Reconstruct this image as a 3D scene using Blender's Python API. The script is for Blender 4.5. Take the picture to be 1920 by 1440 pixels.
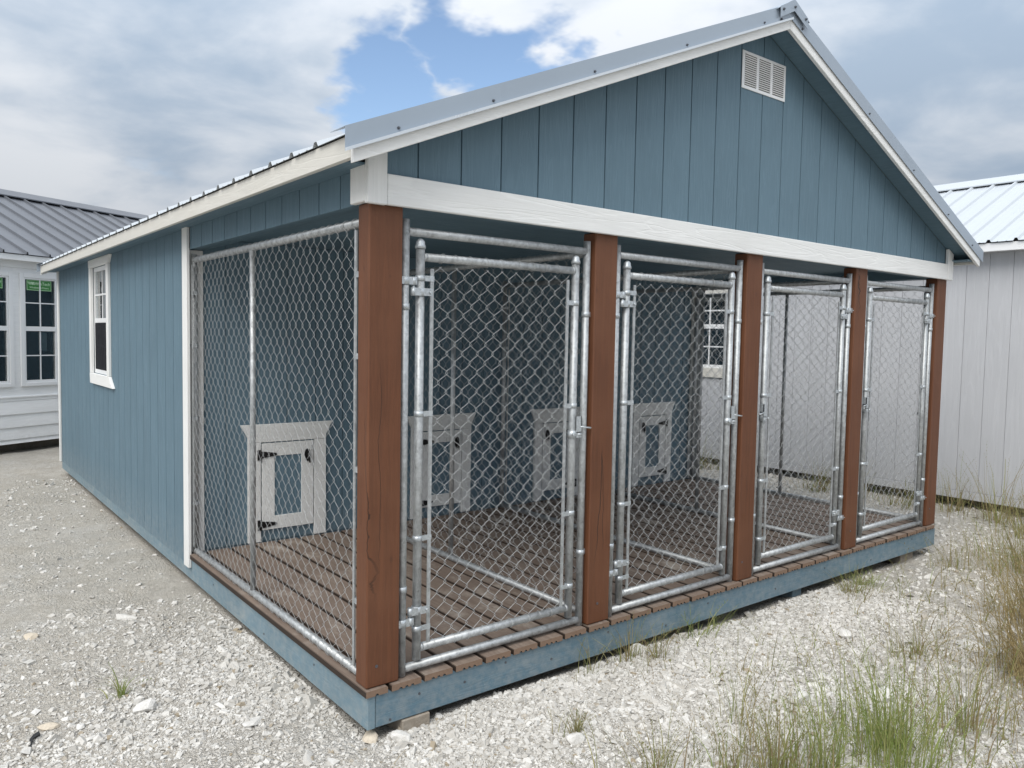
import bpy, bmesh, math, random
import numpy as np
from mathutils import Vector, Matrix
R = math.radians
random.seed(7); rng = np.random.default_rng(7)
S = bpy.context.scene
C = S.collection
for o in list(bpy.data.objects): bpy.data.objects.remove(o)

# ------------------------------------------------------------------ camera
CAM = (-1.4088, -2.672, 1.3846); YAW, PIT, ROL, FPX = .6654, -.0594, .0178, 1466.18
cam = bpy.data.cameras.new('camera'); camo = bpy.data.objects.new('camera', cam); C.objects.link(camo)
fw = Vector((math.sin(YAW)*math.cos(PIT), math.cos(YAW)*math.cos(PIT), math.sin(PIT)))
rt = Vector((math.cos(YAW), -math.sin(YAW), 0)); up = rt.cross(fw)
r2 = rt*math.cos(ROL)+up*math.sin(ROL); u2 = -rt*math.sin(ROL)+up*math.cos(ROL)
camo.matrix_world = Matrix(((r2.x, u2.x, -fw.x, CAM[0]), (r2.y, u2.y, -fw.y, CAM[1]), (r2.z, u2.z, -fw.z, CAM[2]), (0, 0, 0, 1)))
cam.sensor_width = 36; cam.lens = 36*FPX/1920; cam.clip_start = .05; cam.clip_end = 1500
S.camera = camo
def pdir(u, v): return (fw*FPX + r2*(u-960) - u2*(v-720)).normalized()

# ------------------------------------------------------------------ light
SUN_EL, SUN_AZ = R(49), math.atan2(-.89, -.45)          # azimuth as atan2(x, y)
sd = Vector((math.sin(SUN_AZ)*math.cos(SUN_EL), math.cos(SUN_AZ)*math.cos(SUN_EL), math.sin(SUN_EL)))
sl = bpy.data.lights.new('sun', 'SUN'); sl.energy = 2.5; sl.angle = R(42); sl.color = (1, .95, .875)
so = bpy.data.objects.new('sun', sl); C.objects.link(so); so.rotation_euler = sd.to_track_quat('Z', 'Y').to_euler()
so.location = (0, 0, 30)
w = bpy.data.worlds.new('World'); S.world = w; w.use_nodes = True
S.view_settings.view_transform = 'Standard'; S.view_settings.look = 'None'; S.view_settings.gamma = 1
S.view_settings.use_curve_mapping = False; S.view_settings.exposure = .22
S.render.engine = 'CYCLES'

class NT:
    def __init__(s, nt): s.nt = nt; s.n = nt.nodes; s.l = nt.links
    def add(s, t, **kw):
        n = s.n.new(t)
        for k, v in kw.items():
            if k.startswith('in_'):
                key = k[3:]; key = int(key) if key.isdigit() else key
                s.set(n.inputs[key], v)
            else: setattr(n, k, v)
        return n
    def set(s, i, v):
        if hasattr(v, 'is_output') or isinstance(v, bpy.types.NodeSocket): s.l.new(v, i)
        else: i.default_value = v
    def math(s, op, a, b=None, c=None, clamp=False):
        n = s.n.new('ShaderNodeMath'); n.operation = op; n.use_clamp = clamp
        for i, v in enumerate((a, b, c)):
            if v is not None: s.set(n.inputs[i], v)
        return n.outputs[0]
    def vmath(s, op, a, b=None):
        n = s.n.new('ShaderNodeVectorMath'); n.operation = op
        s.set(n.inputs[0], a)
        if b is not None: s.set(n.inputs[1], b)
        return n.outputs['Value'] if op in ('DOT_PRODUCT', 'LENGTH', 'DISTANCE') else n.outputs[0]
    def noise(s, vec, scale, detail=4, rough=.55, dist=0):
        n = s.add('ShaderNodeTexNoise'); n.inputs['Scale'].default_value = scale; n.inputs['Detail'].default_value = detail
        n.inputs['Roughness'].default_value = rough; n.inputs['Distortion'].default_value = dist
        if vec is not None: s.l.new(vec, n.inputs['Vector'])
        return n.outputs['Fac']
    def voro(s, vec, scale, feature='F1', out='Distance', rand=1):
        n = s.add('ShaderNodeTexVoronoi', feature=feature); n.inputs['Scale'].default_value = scale
        n.inputs['Randomness'].default_value = rand
        if vec is not None: s.l.new(vec, n.inputs['Vector'])
        return n.outputs[out]
    def ramp(s, f, a, b, lo=0., hi=1., smooth=False):
        n = s.add('ShaderNodeMapRange'); n.interpolation_type = 'SMOOTHSTEP' if smooth else 'LINEAR'
        s.set(n.inputs[0], f)
        for i, v in enumerate((a, b, lo, hi)): n.inputs[i+1].default_value = v
        return n.outputs[0]
    def mix(s, f, a, b, mode='MIX'):
        n = s.add('ShaderNodeMix', data_type='RGBA', blend_type=mode)
        s.set(n.inputs[0], f)
        s.set(n.inputs[6], a if not isinstance(a, tuple) else (*a[:3], 1)); s.set(n.inputs[7], b if not isinstance(b, tuple) else (*b[:3], 1))
        return n.outputs[2]
    def mapping(s, vec, scale=(1, 1, 1), loc=(0, 0, 0), rot=(0, 0, 0)):
        n = s.add('ShaderNodeMapping'); n.inputs['Scale'].default_value = scale; n.inputs['Location'].default_value = loc
        n.inputs['Rotation'].default_value = rot; s.l.new(vec, n.inputs['Vector']); return n.outputs[0]
    def bump(s, h, strength=.3, dist=.01, normal=None):
        n = s.add('ShaderNodeBump'); n.inputs['Strength'].default_value = strength; n.inputs['Distance'].default_value = dist
        s.l.new(h, n.inputs['Height'])
        if normal is not None: s.l.new(normal, n.inputs['Normal'])
        return n.outputs[0]

# world: daylight sky behind a broken deck of clouds
nt = w.node_tree; nt.nodes.clear(); N = NT(nt)
sky = N.add('ShaderNodeTexSky', sky_type='NISHITA'); sky.sun_disc = False; sky.sun_elevation = SUN_EL; sky.sun_rotation = SUN_AZ % (2*math.pi)
sky.air_density = 1.0; sky.dust_density = .6
bgs = N.add('ShaderNodeBackground'); nt.links.new(sky.outputs[0], bgs.inputs[0]); bgs.inputs[1].default_value = .152
tc = N.add('ShaderNodeTexCoord').outputs['Generated']
sep = N.add('ShaderNodeSeparateXYZ'); nt.links.new(tc, sep.inputs[0])
den = N.math('ADD', N.math('MAXIMUM', sep.outputs[2], 0.), .22)
cmb = N.add('ShaderNodeCombineXYZ'); N.set(cmb.inputs[0], N.math('DIVIDE', sep.outputs[0], den)); N.set(cmb.inputs[1], N.math('DIVIDE', sep.outputs[1], den)); cmb.inputs[2].default_value = 1.7
P = cmb.outputs[0]
wn = N.add('ShaderNodeTexNoise'); wn.inputs['Scale'].default_value = 3.2; wn.inputs['Detail'].default_value = 5; wn.inputs['Roughness'].default_value = .55; nt.links.new(P, wn.inputs['Vector'])
WARP = N.vmath('ADD', tc, N.vmath('MULTIPLY', N.vmath('SUBTRACT', wn.outputs['Color'], (.5, .5, .5)), (.30, .30, .30)))
def blob(u, v, r0, r1):
    d = N.vmath('DOT_PRODUCT', N.vmath('NORMALIZE', WARP), tuple(pdir(u, v)))
    ang = N.math('ARCCOSINE', N.math('MINIMUM', d, .99999))
    return N.ramp(ang, R(r0), R(r1), 1, 0, True)
n1 = N.noise(P, 1.15, 6, .5, .25); n2 = N.noise(N.mapping(P, (1, 1, 1), (3.1, 5.7, .4)), 2.1, 6, .52, .25); n3 = N.noise(N.mapping(P, (1, 1, 1), (9.3, 1.2, 0)), .8, 4, .5)
cover = N.math('ADD', N.math('MULTIPLY', n1, .72), N.math('MULTIPLY', n2, .34))
gap = N.math('MAXIMUM', blob(740, 175, 1, 8), N.math('MAXIMUM', blob(930, 135, 1, 8), blob(1040, 215, 1, 7)))
gap = N.math('MAXIMUM', gap, N.math('MULTIPLY', blob(90, 110, 0, 10), .30))
cover = N.math('SUBTRACT', N.math('ADD', cover, .17), N.math('MULTIPLY', gap, .40))
cf = N.ramp(cover, .36, .56, 0, 1, True)
shade = N.math('ADD', N.math('MULTIPLY', N.math('ADD', N.math('MULTIPLY', N.math('SUBTRACT', n2, .5), 1.5), .5), .75), N.math('MULTIPLY', n3, .55))
dark = N.math('MAXIMUM', blob(1850, 230, 4, 24), N.math('MULTIPLY', blob(300, 330, 0, 14), .25))
shade = N.math('SUBTRACT', shade, N.math('MULTIPLY', dark, .17))
shade = N.math('ADD', shade, N.math('MULTIPLY', N.math('MAXIMUM', blob(1560, 130, 0, 10), blob(1250, 40, 0, 14)), .07))
ccol = N.mix(N.ramp(shade, .36, .80, 0, 1, True), (.42, .525, .66), (.84, .88, .935))
bgc = N.add('ShaderNodeBackground'); nt.links.new(ccol, bgc.inputs[0]); N.set(bgc.inputs[1], N.math('ADD', N.math('MULTIPLY', N.math('MAXIMUM', sep.outputs[2], 0.), 1.25), .50))   # an overcast sky is brightest overhead
mx = N.add('ShaderNodeMixShader'); N.set(mx.inputs[0], cf); nt.links.new(bgs.outputs[0], mx.inputs[1]); nt.links.new(bgc.outputs[0], mx.inputs[2])
ow = N.add('ShaderNodeOutputWorld'); nt.links.new(mx.outputs[0], ow.inputs[0])

# ------------------------------------------------------------------ materials
def newmat(name):
    m = bpy.data.materials.new(name); m.use_nodes = True; m.node_tree.nodes.clear()
    N = NT(m.node_tree); b = N.add('ShaderNodeBsdfPrincipled'); o = N.add('ShaderNodeOutputMaterial')
    m.node_tree.links.new(b.outputs[0], o.inputs[0]); return m, N, b
def objvec(N, rand=True):
    t = N.add('ShaderNodeTexCoord').outputs['Object']
    if not rand: return t
    r = N.add('ShaderNodeObjectInfo').outputs['Random']
    return N.vmath('ADD', t, N.add('ShaderNodeCombineXYZ', in_0=N.math('MULTIPLY', r, 17.3), in_1=N.math('MULTIPLY', r, 31.7), in_2=N.math('MULTIPLY', r, 53.1)).outputs[0])
def painted_wood(name, col, axis, rough=.6, bump=.5, var=.12, dirt=None, dirtamt=.25, weave=60, rand=True):
    m, N, b = newmat(name); v = objvec(N, rand)
    sc = [1, 1, 1]; sc[axis] = .07
    g = N.mapping(v, tuple(sc))
    f1 = N.noise(g, weave, 6, .6, .6); f2 = N.noise(g, weave*4.5, 3, .6)
    crest = N.ramp(N.math('ABSOLUTE', N.math('SUBTRACT', N.noise(g, weave*.35, 3, .5, 1.2), .5)), 0, .035, 1, 0)
    h = N.math('ADD', N.math('MULTIPLY', f1, .7), N.math('ADD', N.math('MULTIPLY', f2, .3), N.math('MULTIPLY', crest, -.35)))
    big = N.noise(v, 1.7, 4, .6)
    c = N.mix(N.ramp(big, .3, .7), tuple(x*(1-var) for x in col), tuple(min(1, x*(1+var)) for x in col))
    c = N.mix(N.math('MULTIPLY', N.ramp(h, .3, .75), .22), c, tuple(x*.62 for x in col))
    if dirt:
        d = N.ramp(N.noise(N.mapping(v, tuple(.35 if i == axis else 1 for i in range(3))), 7, 7, .68), .52, .72)
        c = N.mix(N.math('MULTIPLY', d, dirtamt), c, dirt)
        sp = N.ramp(N.voro(v, 55), .0, .12, 1, 0); sp = N.math('MULTIPLY', sp, N.ramp(N.noise(v, 9, 2), .55, .62))
        c = N.mix(N.math('MULTIPLY', sp, .6), c, dirt)
    ps = N.add('ShaderNodeSeparateXYZ'); N.l.new(N.add('ShaderNodeNewGeometry').outputs['Position'], ps.inputs[0])
    sp2 = N.math('MULTIPLY', N.ramp(ps.outputs[2], -.17, .22, 1, 0), N.ramp(N.noise(N.add('ShaderNodeNewGeometry').outputs['Position'], 22, 6, .7), .40, .72))
    c = N.mix(N.math('MULTIPLY', sp2, .38), c, (.44, .42, .38))
    N.set(b.inputs['Base Color'], c); N.set(b.inputs['Roughness'], N.ramp(h, .2, .8, rough-.08, rough+.12))
    b.inputs['Specular IOR Level'].default_value = .35
    N.set(b.inputs['Normal'], N.bump(h, bump, .003)); return m
BLUE = (.118, .190, .240); WHITE = (.78, .785, .775)
M = {}
M['blue'] = painted_wood('blue_siding_paint', BLUE, 2, .62, .6, .07)
M['blue_h'] = painted_wood('blue_board_paint_along', BLUE, 1, .6, .5, .06)
M['blue_x'] = painted_wood('blue_board_paint_across', BLUE, 0, .6, .5, .06)
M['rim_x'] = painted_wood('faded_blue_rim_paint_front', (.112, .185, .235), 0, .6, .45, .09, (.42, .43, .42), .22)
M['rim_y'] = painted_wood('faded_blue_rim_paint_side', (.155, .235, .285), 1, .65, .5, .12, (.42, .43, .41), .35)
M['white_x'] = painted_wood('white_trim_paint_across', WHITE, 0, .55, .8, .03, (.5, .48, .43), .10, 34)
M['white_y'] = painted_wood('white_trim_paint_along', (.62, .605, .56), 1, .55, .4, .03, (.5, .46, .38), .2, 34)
M['white_trim'] = painted_wood('white_window_trim_paint', WHITE, 1, .55, .4, .03, (.5, .48, .43), .08, 34)
M['white_z'] = painted_wood('white_trim_paint_upright', WHITE, 2, .55, .5, .03, (.5, .48, .43), .14, 34)
M['grey_siding'] = painted_wood('pale_grey_siding_paint', (.475, .485, .51), 2, .6, .7, .03, (.3, .3, .3), .05, 26)
M['white_lap'] = painted_wood('white_lap_siding_paint', (.83, .84, .845), 0, .6, .3, .02, (.45, .42, .36), .1, 30)

def mk_stain():
    m, N, b = newmat('red_brown_stained_timber'); v = objvec(N)
    g = N.mapping(v, (1, 1, .06)); f = N.noise(g, 55, 6, .62, .8); f2 = N.noise(g, 260, 2)
    c = N.mix(N.ramp(f, .3, .7), (.136, .050, .0215), (.096, .036, .016))
    c = N.mix(N.math('MULTIPLY', N.ramp(N.noise(v, 3, 4), .4, .75), .5), c, (.175, .075, .038))
    # long drying checks
    vw = N.vmath('ADD', v, N.add('ShaderNodeCombineXYZ', in_0=N.math('MULTIPLY', N.noise(N.mapping(v, (.2, .2, 1)), 5, 5, .6), .05), in_1=N.math('MULTIPLY', N.noise(N.mapping(v, (.2, .2, 1)), 6, 5, .6), .05)).outputs[0]); cr = N.voro(N.mapping(vw, (1, 1, .03)), 8.5, 'DISTANCE_TO_EDGE')
    crack = N.math('MULTIPLY', N.ramp(cr, .003, .011, 1, 0), N.ramp(N.noise(N.mapping(v, (.8, .8, .35)), 2.6, 2), .545, .60))
    c = N.mix(N.math('MULTIPLY', crack, .85), c, (.02, .01, .006))
    # knots
    kd = N.voro(N.mapping(vw, (1, 1, .6)), 6.5, 'F1'); kr = N.math('MULTIPLY', N.ramp(kd, .03, .07, 1, 0), N.ramp(N.math('SINE', N.math('MULTIPLY', kd, 420)), -.2, .6, .2, .8))
    c = N.mix(N.math('MULTIPLY', kr, .6), c, (.045, .018, .01))
    # pale scuffs, more near the foot
    sep = N.add('ShaderNodeSeparateXYZ'); N.l.new(N.add('ShaderNodeNewGeometry').outputs['Position'], sep.inputs[0])
    sc = N.ramp(N.noise(N.mapping(v, (1, 1, .4), (0, 0, 0), (0, .4, .3)), 42, 6, .75), .67, .76)
    sc = N.math('MULTIPLY', sc, N.ramp(N.math('ABSOLUTE', N.math('SUBTRACT', sep.outputs[2], .95)), .55, .95, .12, .75))
    c = N.mix(sc, c, (.42, .27, .18))
    N.set(b.inputs['Base Color'], c); b.inputs['Roughness'].default_value = .58; b.inputs['Specular IOR Level'].default_value = .4
    h = N.math('SUBTRACT', N.math('ADD', N.math('MULTIPLY', f, .6), N.math('MULTIPLY', f2, .25)), N.math('MULTIPLY', N.math('ADD', crack, N.math('MULTIPLY', kr, .3)), 1.2))
    N.set(b.inputs['Normal'], N.bump(h, .55, .003)); return m
M['stain'] = mk_stain()

def mk_deck():
    m, N, b = newmat('weathered_brown_deck_board'); v = objvec(N)
    wv = N.add('ShaderNodeNewGeometry').outputs['Position']
    g = N.mapping(v, (1, .05, 1)); f = N.noise(g, 75, 6, .65, .5)
    c = N.mix(N.ramp(f, .3, .72), (.235, .182, .145), (.145, .108, .086))
    r = N.add('ShaderNodeObjectInfo').outputs['Random']
    c = N.mix(N.math('MULTIPLY', r, .35), c, (.16, .12, .098))
    dust = N.ramp(N.noise(N.mapping(wv, (1, .6, 1)), 5.5, 8, .72), .50, .66)
    sep = N.add('ShaderNodeSeparateXYZ'); N.l.new(wv, sep.inputs[0])
    near = N.ramp(N.noise(N.mapping(wv, (1, 1, 1), (3, 0, 0)), 1.3, 2), .42, .60)
    c = N.mix(N.math('MULTIPLY', N.math('MULTIPLY', dust, near), .7), c, (.46, .42, .37))
    fine = N.ramp(N.noise(N.mapping(wv, (1, .25, 1)), 60, 5, .75), .62, .74)
    c = N.mix(N.math('MULTIPLY', fine, .6), c, (.46, .40, .34))
    # weathered and dusty on top, raw light brown where the ends were sawn, long edges coloured dark to paint in the shade of the gaps
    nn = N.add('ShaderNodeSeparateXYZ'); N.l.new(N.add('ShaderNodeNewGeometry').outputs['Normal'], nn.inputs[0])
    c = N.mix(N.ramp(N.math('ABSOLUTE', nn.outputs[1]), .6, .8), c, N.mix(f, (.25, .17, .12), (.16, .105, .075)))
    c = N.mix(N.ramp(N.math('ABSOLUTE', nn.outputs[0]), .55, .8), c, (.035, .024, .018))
    N.set(b.inputs['Base Color'], c); b.inputs['Roughness'].default_value = .72; b.inputs['Specular IOR Level'].default_value = .3
    N.set(b.inputs['Normal'], N.bump(f, .5, .003)); return m
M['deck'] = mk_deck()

def metal(name, col, rough, metallic=1., mott=.25, scale=30, bump=.0, stretch=(1, 1, .25)):
    m, N, b = newmat(name); v = objvec(N)
    f = N.noise(N.mapping(v, stretch), scale, 5, .65); sp = N.voro(v, scale*2.2, 'F1', 'Color')
    sp = N.math('MULTIPLY', N.vmath('DOT_PRODUCT', sp, (.333, .333, .333)), 1.)
    k = N.math('ADD', N.math('MULTIPLY', f, .7), N.math('MULTIPLY', sp, .3))
    N.set(b.inputs['Base Color'], N.mix(N.ramp(k, .3, .7), tuple(x*(1-mott) for x in col), tuple(min(.95, x*(1+mott*.5)) for x in col)))
    N.set(b.inputs['Roughness'], N.ramp(k, .3, .7, rough-.06, rough+.14)); b.inputs['Metallic'].default_value = metallic
    if bump: N.set(b.inputs['Normal'], N.bump(f, bump, .002))
    return m
M['galv'] = metal('galvanized_steel_tube', (.47, .49, .50), .46, .6, .38, 38, .12, (1, 1, .5))
M['fitting'] = metal('galvanized_fitting', (.54, .575, .60), .42, .65, .28, 90, .25, (1, 1, 1))
M['wire'] = metal('galvanized_wire', (.50, .515, .52), .48, .4, .2, 60)
M['white_metal'] = metal('white_metal_roofing', (.45, .485, .52), .42, .0, .03, 3)
M['rake_metal'] = metal('pale_grey_rake_flashing', (.31, .365, .43), .32, .15, .05, 2)
M['lip_metal'] = metal('pale_flashing_hem', (.58, .63, .68), .3, .2, .05, 3)
M['grey_metal'] = metal('slate_grey_metal_roofing', (.125, .135, .155), .42, .1, .05, 3)
M['black_iron'] = metal('black_iron', (.012, .012, .013), .4, .3, .2, 60)
M['screw'] = metal('dark_screw', (.14, .15, .17), .4, .7, .2, 60)

def flat(name, col, rough=.5, metallic=0, nscale=20, var=.15, bump=0):
    m, N, b = newmat(name); v = objvec(N)
    f = N.noise(v, nscale, 5, .6)
    N.set(b.inputs['Base Color'], N.mix(f, tuple(x*(1-var) for x in col), tuple(min(1, x*(1+var)) for x in col)))
    b.inputs['Roughness'].default_value = rough; b.inputs['Metallic'].default_value = metallic
    if bump: N.set(b.inputs['Normal'], N.bump(f, bump, .004))
    return m
M['vinyl'] = flat('white_vinyl', (.78, .79, .80), .35, 0, 5, .02)
M['vent'] = flat('white_vent_plastic', (.80, .81, .82), .45, 0, 8, .03)
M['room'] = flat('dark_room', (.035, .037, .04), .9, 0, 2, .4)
M['screen'] = flat('window_screen_grey', (.035, .038, .042), .8, 0, 60, .3)
M['sticker'] = flat('green_sticker', (.035, .20, .04), .5, 0, 6, .12)
M['print'] = flat('pale_green_print', (.62, .78, .60), .5, 0, 6, .05)
M['paper'] = flat('paper_sheet', (.55, .58, .58), .7, 0, 6, .05)
M['cut_wood'] = painted_wood('weathered_cut_timber', (.24, .205, .165), 1, .8, .8, .2)
M['rubber'] = flat('black_scrap', (.015, .015, .015), .6, 0, 40, .3, .3)
def mk_glass():
    m = bpy.data.materials.new('window_glass'); m.use_nodes = True; nt = m.node_tree; nt.nodes.clear(); N = NT(nt)
    fr = N.add('ShaderNodeFresnel'); fr.inputs[0].default_value = 1.55
    geo = N.add('ShaderNodeTexCoord').outputs['Object']; h = N.noise(geo, 2.2, 2)
    bn = N.bump(h, .05, .02)
    g = N.add('ShaderNodeBsdfGlossy'); g.inputs['Roughness'].default_value = .01; g.inputs[0].default_value = (.95, .97, .98, 1); N.set(g.inputs['Normal'], bn)
    t = N.add('ShaderNodeBsdfTransparent'); t.inputs[0].default_value = (.86, .89, .89, 1)
    mx = N.add('ShaderNodeMixShader'); N.set(mx.inputs[0], N.math('MINIMUM', N.math('MULTIPLY', fr.outputs[0], 1.35), 1.)); nt.links.new(t.outputs[0], mx.inputs[1]); nt.links.new(g.outputs[0], mx.inputs[2])
    o = N.add('ShaderNodeOutputMaterial'); nt.links.new(mx.outputs[0], o.inputs[0]); return m
M['glass'] = mk_glass()
def mk_screen():
    m = bpy.data.materials.new('insect_screen_mesh'); m.use_nodes = True; nt = m.node_tree; nt.nodes.clear(); N = NT(nt)
    d = N.add('ShaderNodeBsdfDiffuse'); d.inputs[0].default_value = (.035, .037, .042, 1); t = N.add('ShaderNodeBsdfTransparent')
    mx = N.add('ShaderNodeMixShader'); mx.inputs[0].default_value = .72; nt.links.new(t.outputs[0], mx.inputs[1]); nt.links.new(d.outputs[0], mx.inputs[2])
    o = N.add('ShaderNodeOutputMaterial'); nt.links.new(mx.outputs[0], o.inputs[0]); return m
M['mesh'] = mk_screen()

def mk_ground():
    m, N, b = newmat('crushed_limestone_ground'); v = N.add('ShaderNodeNewGeometry').outputs['Position']
    sep = N.add('ShaderNodeSeparateXYZ'); N.l.new(v, sep.inputs[0])
    v2 = N.vmath('ADD', v, N.add('ShaderNodeCombineXYZ', in_0=N.math('MULTIPLY', N.noise(v, 12, 3), .05), in_1=N.math('MULTIPLY', N.noise(v, 13, 3), .05)).outputs[0])
    at = N.add('ShaderNodeAttribute', attribute_name='dirt').outputs['Fac']
    def lay(sc):
        c = N.vmath('DOT_PRODUCT', N.voro(v2, sc, 'F1', 'Color'), (.33, .33, .33)); e = N.voro(v2, sc, 'DISTANCE_TO_EDGE'); return c, e
    c1, e1 = lay(38); c2, e2 = lay(105); fn = N.noise(v, 260, 4, .7); big = N.noise(v, .7, 5, .6); md = N.noise(v, 5, 6, .65)
    patch = N.ramp(N.noise(v, 2.3, 6, .6), .36, .62)
    stone = N.mix(c1, (.48, .46, .42), (.76, .745, .71)); stone2 = N.mix(c2, (.42, .40, .36), (.72, .70, .66))
    crev = N.ramp(e1, 0, .05, .45, 1); crev2 = N.ramp(e2, 0, .08, .62, 1)
    g = N.mix(patch, N.mix(1., stone2, N.add('ShaderNodeCombineColor', in_0=crev2, in_1=crev2, in_2=crev2).outputs[0], 'MULTIPLY'), N.mix(1., stone, N.add('ShaderNodeCombineColor', in_0=crev, in_1=crev, in_2=crev).outputs[0], 'MULTIPLY'))
    c2_ = N.vmath('DOT_PRODUCT', N.voro(v2, 70, 'F1', 'Color'), (.33, .33, .33))
    dust = N.mix(md, (.45, .415, .36), (.61, .575, .515))
    dust = N.mix(N.math('MULTIPLY', N.ramp(fn, .46, .66), .75), dust, (.25, .225, .185))
    dust = N.mix(N.math('MULTIPLY', N.ramp(N.noise(v, 420, 3, .6), .58, .66), .7), dust, (.66, .64, .59))
    dust = N.mix(N.math('MULTIPLY', N.ramp(N.voro(v2, 70), 0.0, .30, 1, 0), N.ramp(md, .42, .6)), dust, N.mix(c2_, (.40, .37, .32), (.68, .655, .61)))
    g2 = N.mix(N.ramp(N.noise(v, 9, 7, .7), .30, .68), dust, g)
    dm = N.math('MULTIPLY', at, N.ramp(N.math('ADD', N.math('MULTIPLY', md, .5), N.math('MULTIPLY', big, .5)), .38, .52), clamp=True)
    c = N.mix(dm, g2, dust)
    c = N.mix(N.math('MULTIPLY', N.ramp(N.noise(v, 26, 5, .7), .50, .66), .38), c, (.27, .245, .20))
    c = N.mix(N.math('MULTIPLY', N.ramp(N.noise(N.mapping(v, (1, 1, 1), (5, 1, 0)), 34, 5, .7), .56, .68), .45), c, (.68, .665, .63))
    c = N.mix(N.math('MULTIPLY', N.ramp(N.noise(v, 3.1, 6, .7), .52, .72), .45), c, (.62, .60, .565))
    c = N.mix(N.math('MULTIPLY', N.ramp(N.noise(N.mapping(v, (1, 1, 1), (7, 3, 0)), 1.9, 6, .7), .56, .74), .40), c, (.30, .255, .19))
    N.set(b.inputs['Base Color'], c); b.inputs['Roughness'].default_value = .93; b.inputs['Specular IOR Level'].default_value = .15
    h = N.math('ADD', N.math('MULTIPLY', N.ramp(e1, 0, .3), N.math('MULTIPLY', patch, 1.)), N.math('ADD', N.math('MULTIPLY', N.ramp(e2, 0, .35), .45), N.math('MULTIPLY', fn, .35)))
    N.set(b.inputs['Normal'], N.bump(h, .95, .012)); return m
M['ground'] = mk_ground()
def mk_stone(name, a, bb):
    m, N, b = newmat(name); g = N.add('ShaderNodeNewGeometry'); v = g.outputs['Position']; r = g.outputs['Random Per Island']
    c = N.mix(r, a, bb); f = N.noise(v, 90, 5, .65)
    c = N.mix(N.ramp(f, .35, .75, 0, .5), c, (.36, .33, .28))
    c = N.mix(N.ramp(N.math('FRACT', N.math('MULTIPLY', r, 37.)), .965, .99), c, (.33, .28, .21))
    N.set(b.inputs['Base Color'], c); b.inputs['Roughness'].default_value = .9; b.inputs['Specular IOR Level'].default_value = .15
    N.set(b.inputs['Normal'], N.bump(f, .5, .004)); return m
M['stone'] = mk_stone('limestone_chips', (.43, .415, .385), (.70, .69, .665))
M['stone_tan'] = mk_stone('tan_limestone', (.52, .44, .33), (.60, .53, .43))
def mk_grass(name, cols):
    m, N, b = newmat(name); g = N.add('ShaderNodeNewGeometry'); r = g.outputs['Random Per Island']
    cr = N.add('ShaderNodeValToRGB'); e = cr.color_ramp.elements
    while len(e) < len(cols): e.new(.5)
    for i, c in enumerate(cols): e[i].position = i/(len(cols)-1); e[i].color = (*c, 1)
    N.set(cr.inputs[0], r); N.set(b.inputs['Base Color'], N.mix(N.math('MULTIPLY', N.noise(g.outputs['Position'], 14, 3), .35), cr.outputs[0], (.27, .22, .11)))
    b.inputs['Roughness'].default_value = .6; b.inputs['Specular IOR Level'].default_value = .25
    tr = N.add('ShaderNodeBsdfTranslucent'); N.set(tr.inputs[0], cr.outputs[0]); mx = N.add('ShaderNodeMixShader'); mx.inputs[0].default_value = .3
    o = [n for n in N.n if n.type == 'OUTPUT_MATERIAL'][0]; N.l.new(b.outputs[0], mx.inputs[1]); N.l.new(tr.outputs[0], mx.inputs[2]); N.l.new(mx.outputs[0], o.inputs[0])
    return m
M['grass_green'] = mk_grass('green_grass', [(.16, .23, .05), (.24, .32, .09), (.36, .36, .15), (.20, .28, .07)])
M['grass_dry'] = mk_grass('dry_grass', [(.36, .27, .13), (.46, .37, .20), (.28, .21, .10), (.22, .20, .08)])
M['grass_mix'] = mk_grass('part_dry_grass', [(.17, .24, .06), (.38, .34, .17), (.25, .18, .10), (.22, .29, .09)])

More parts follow.
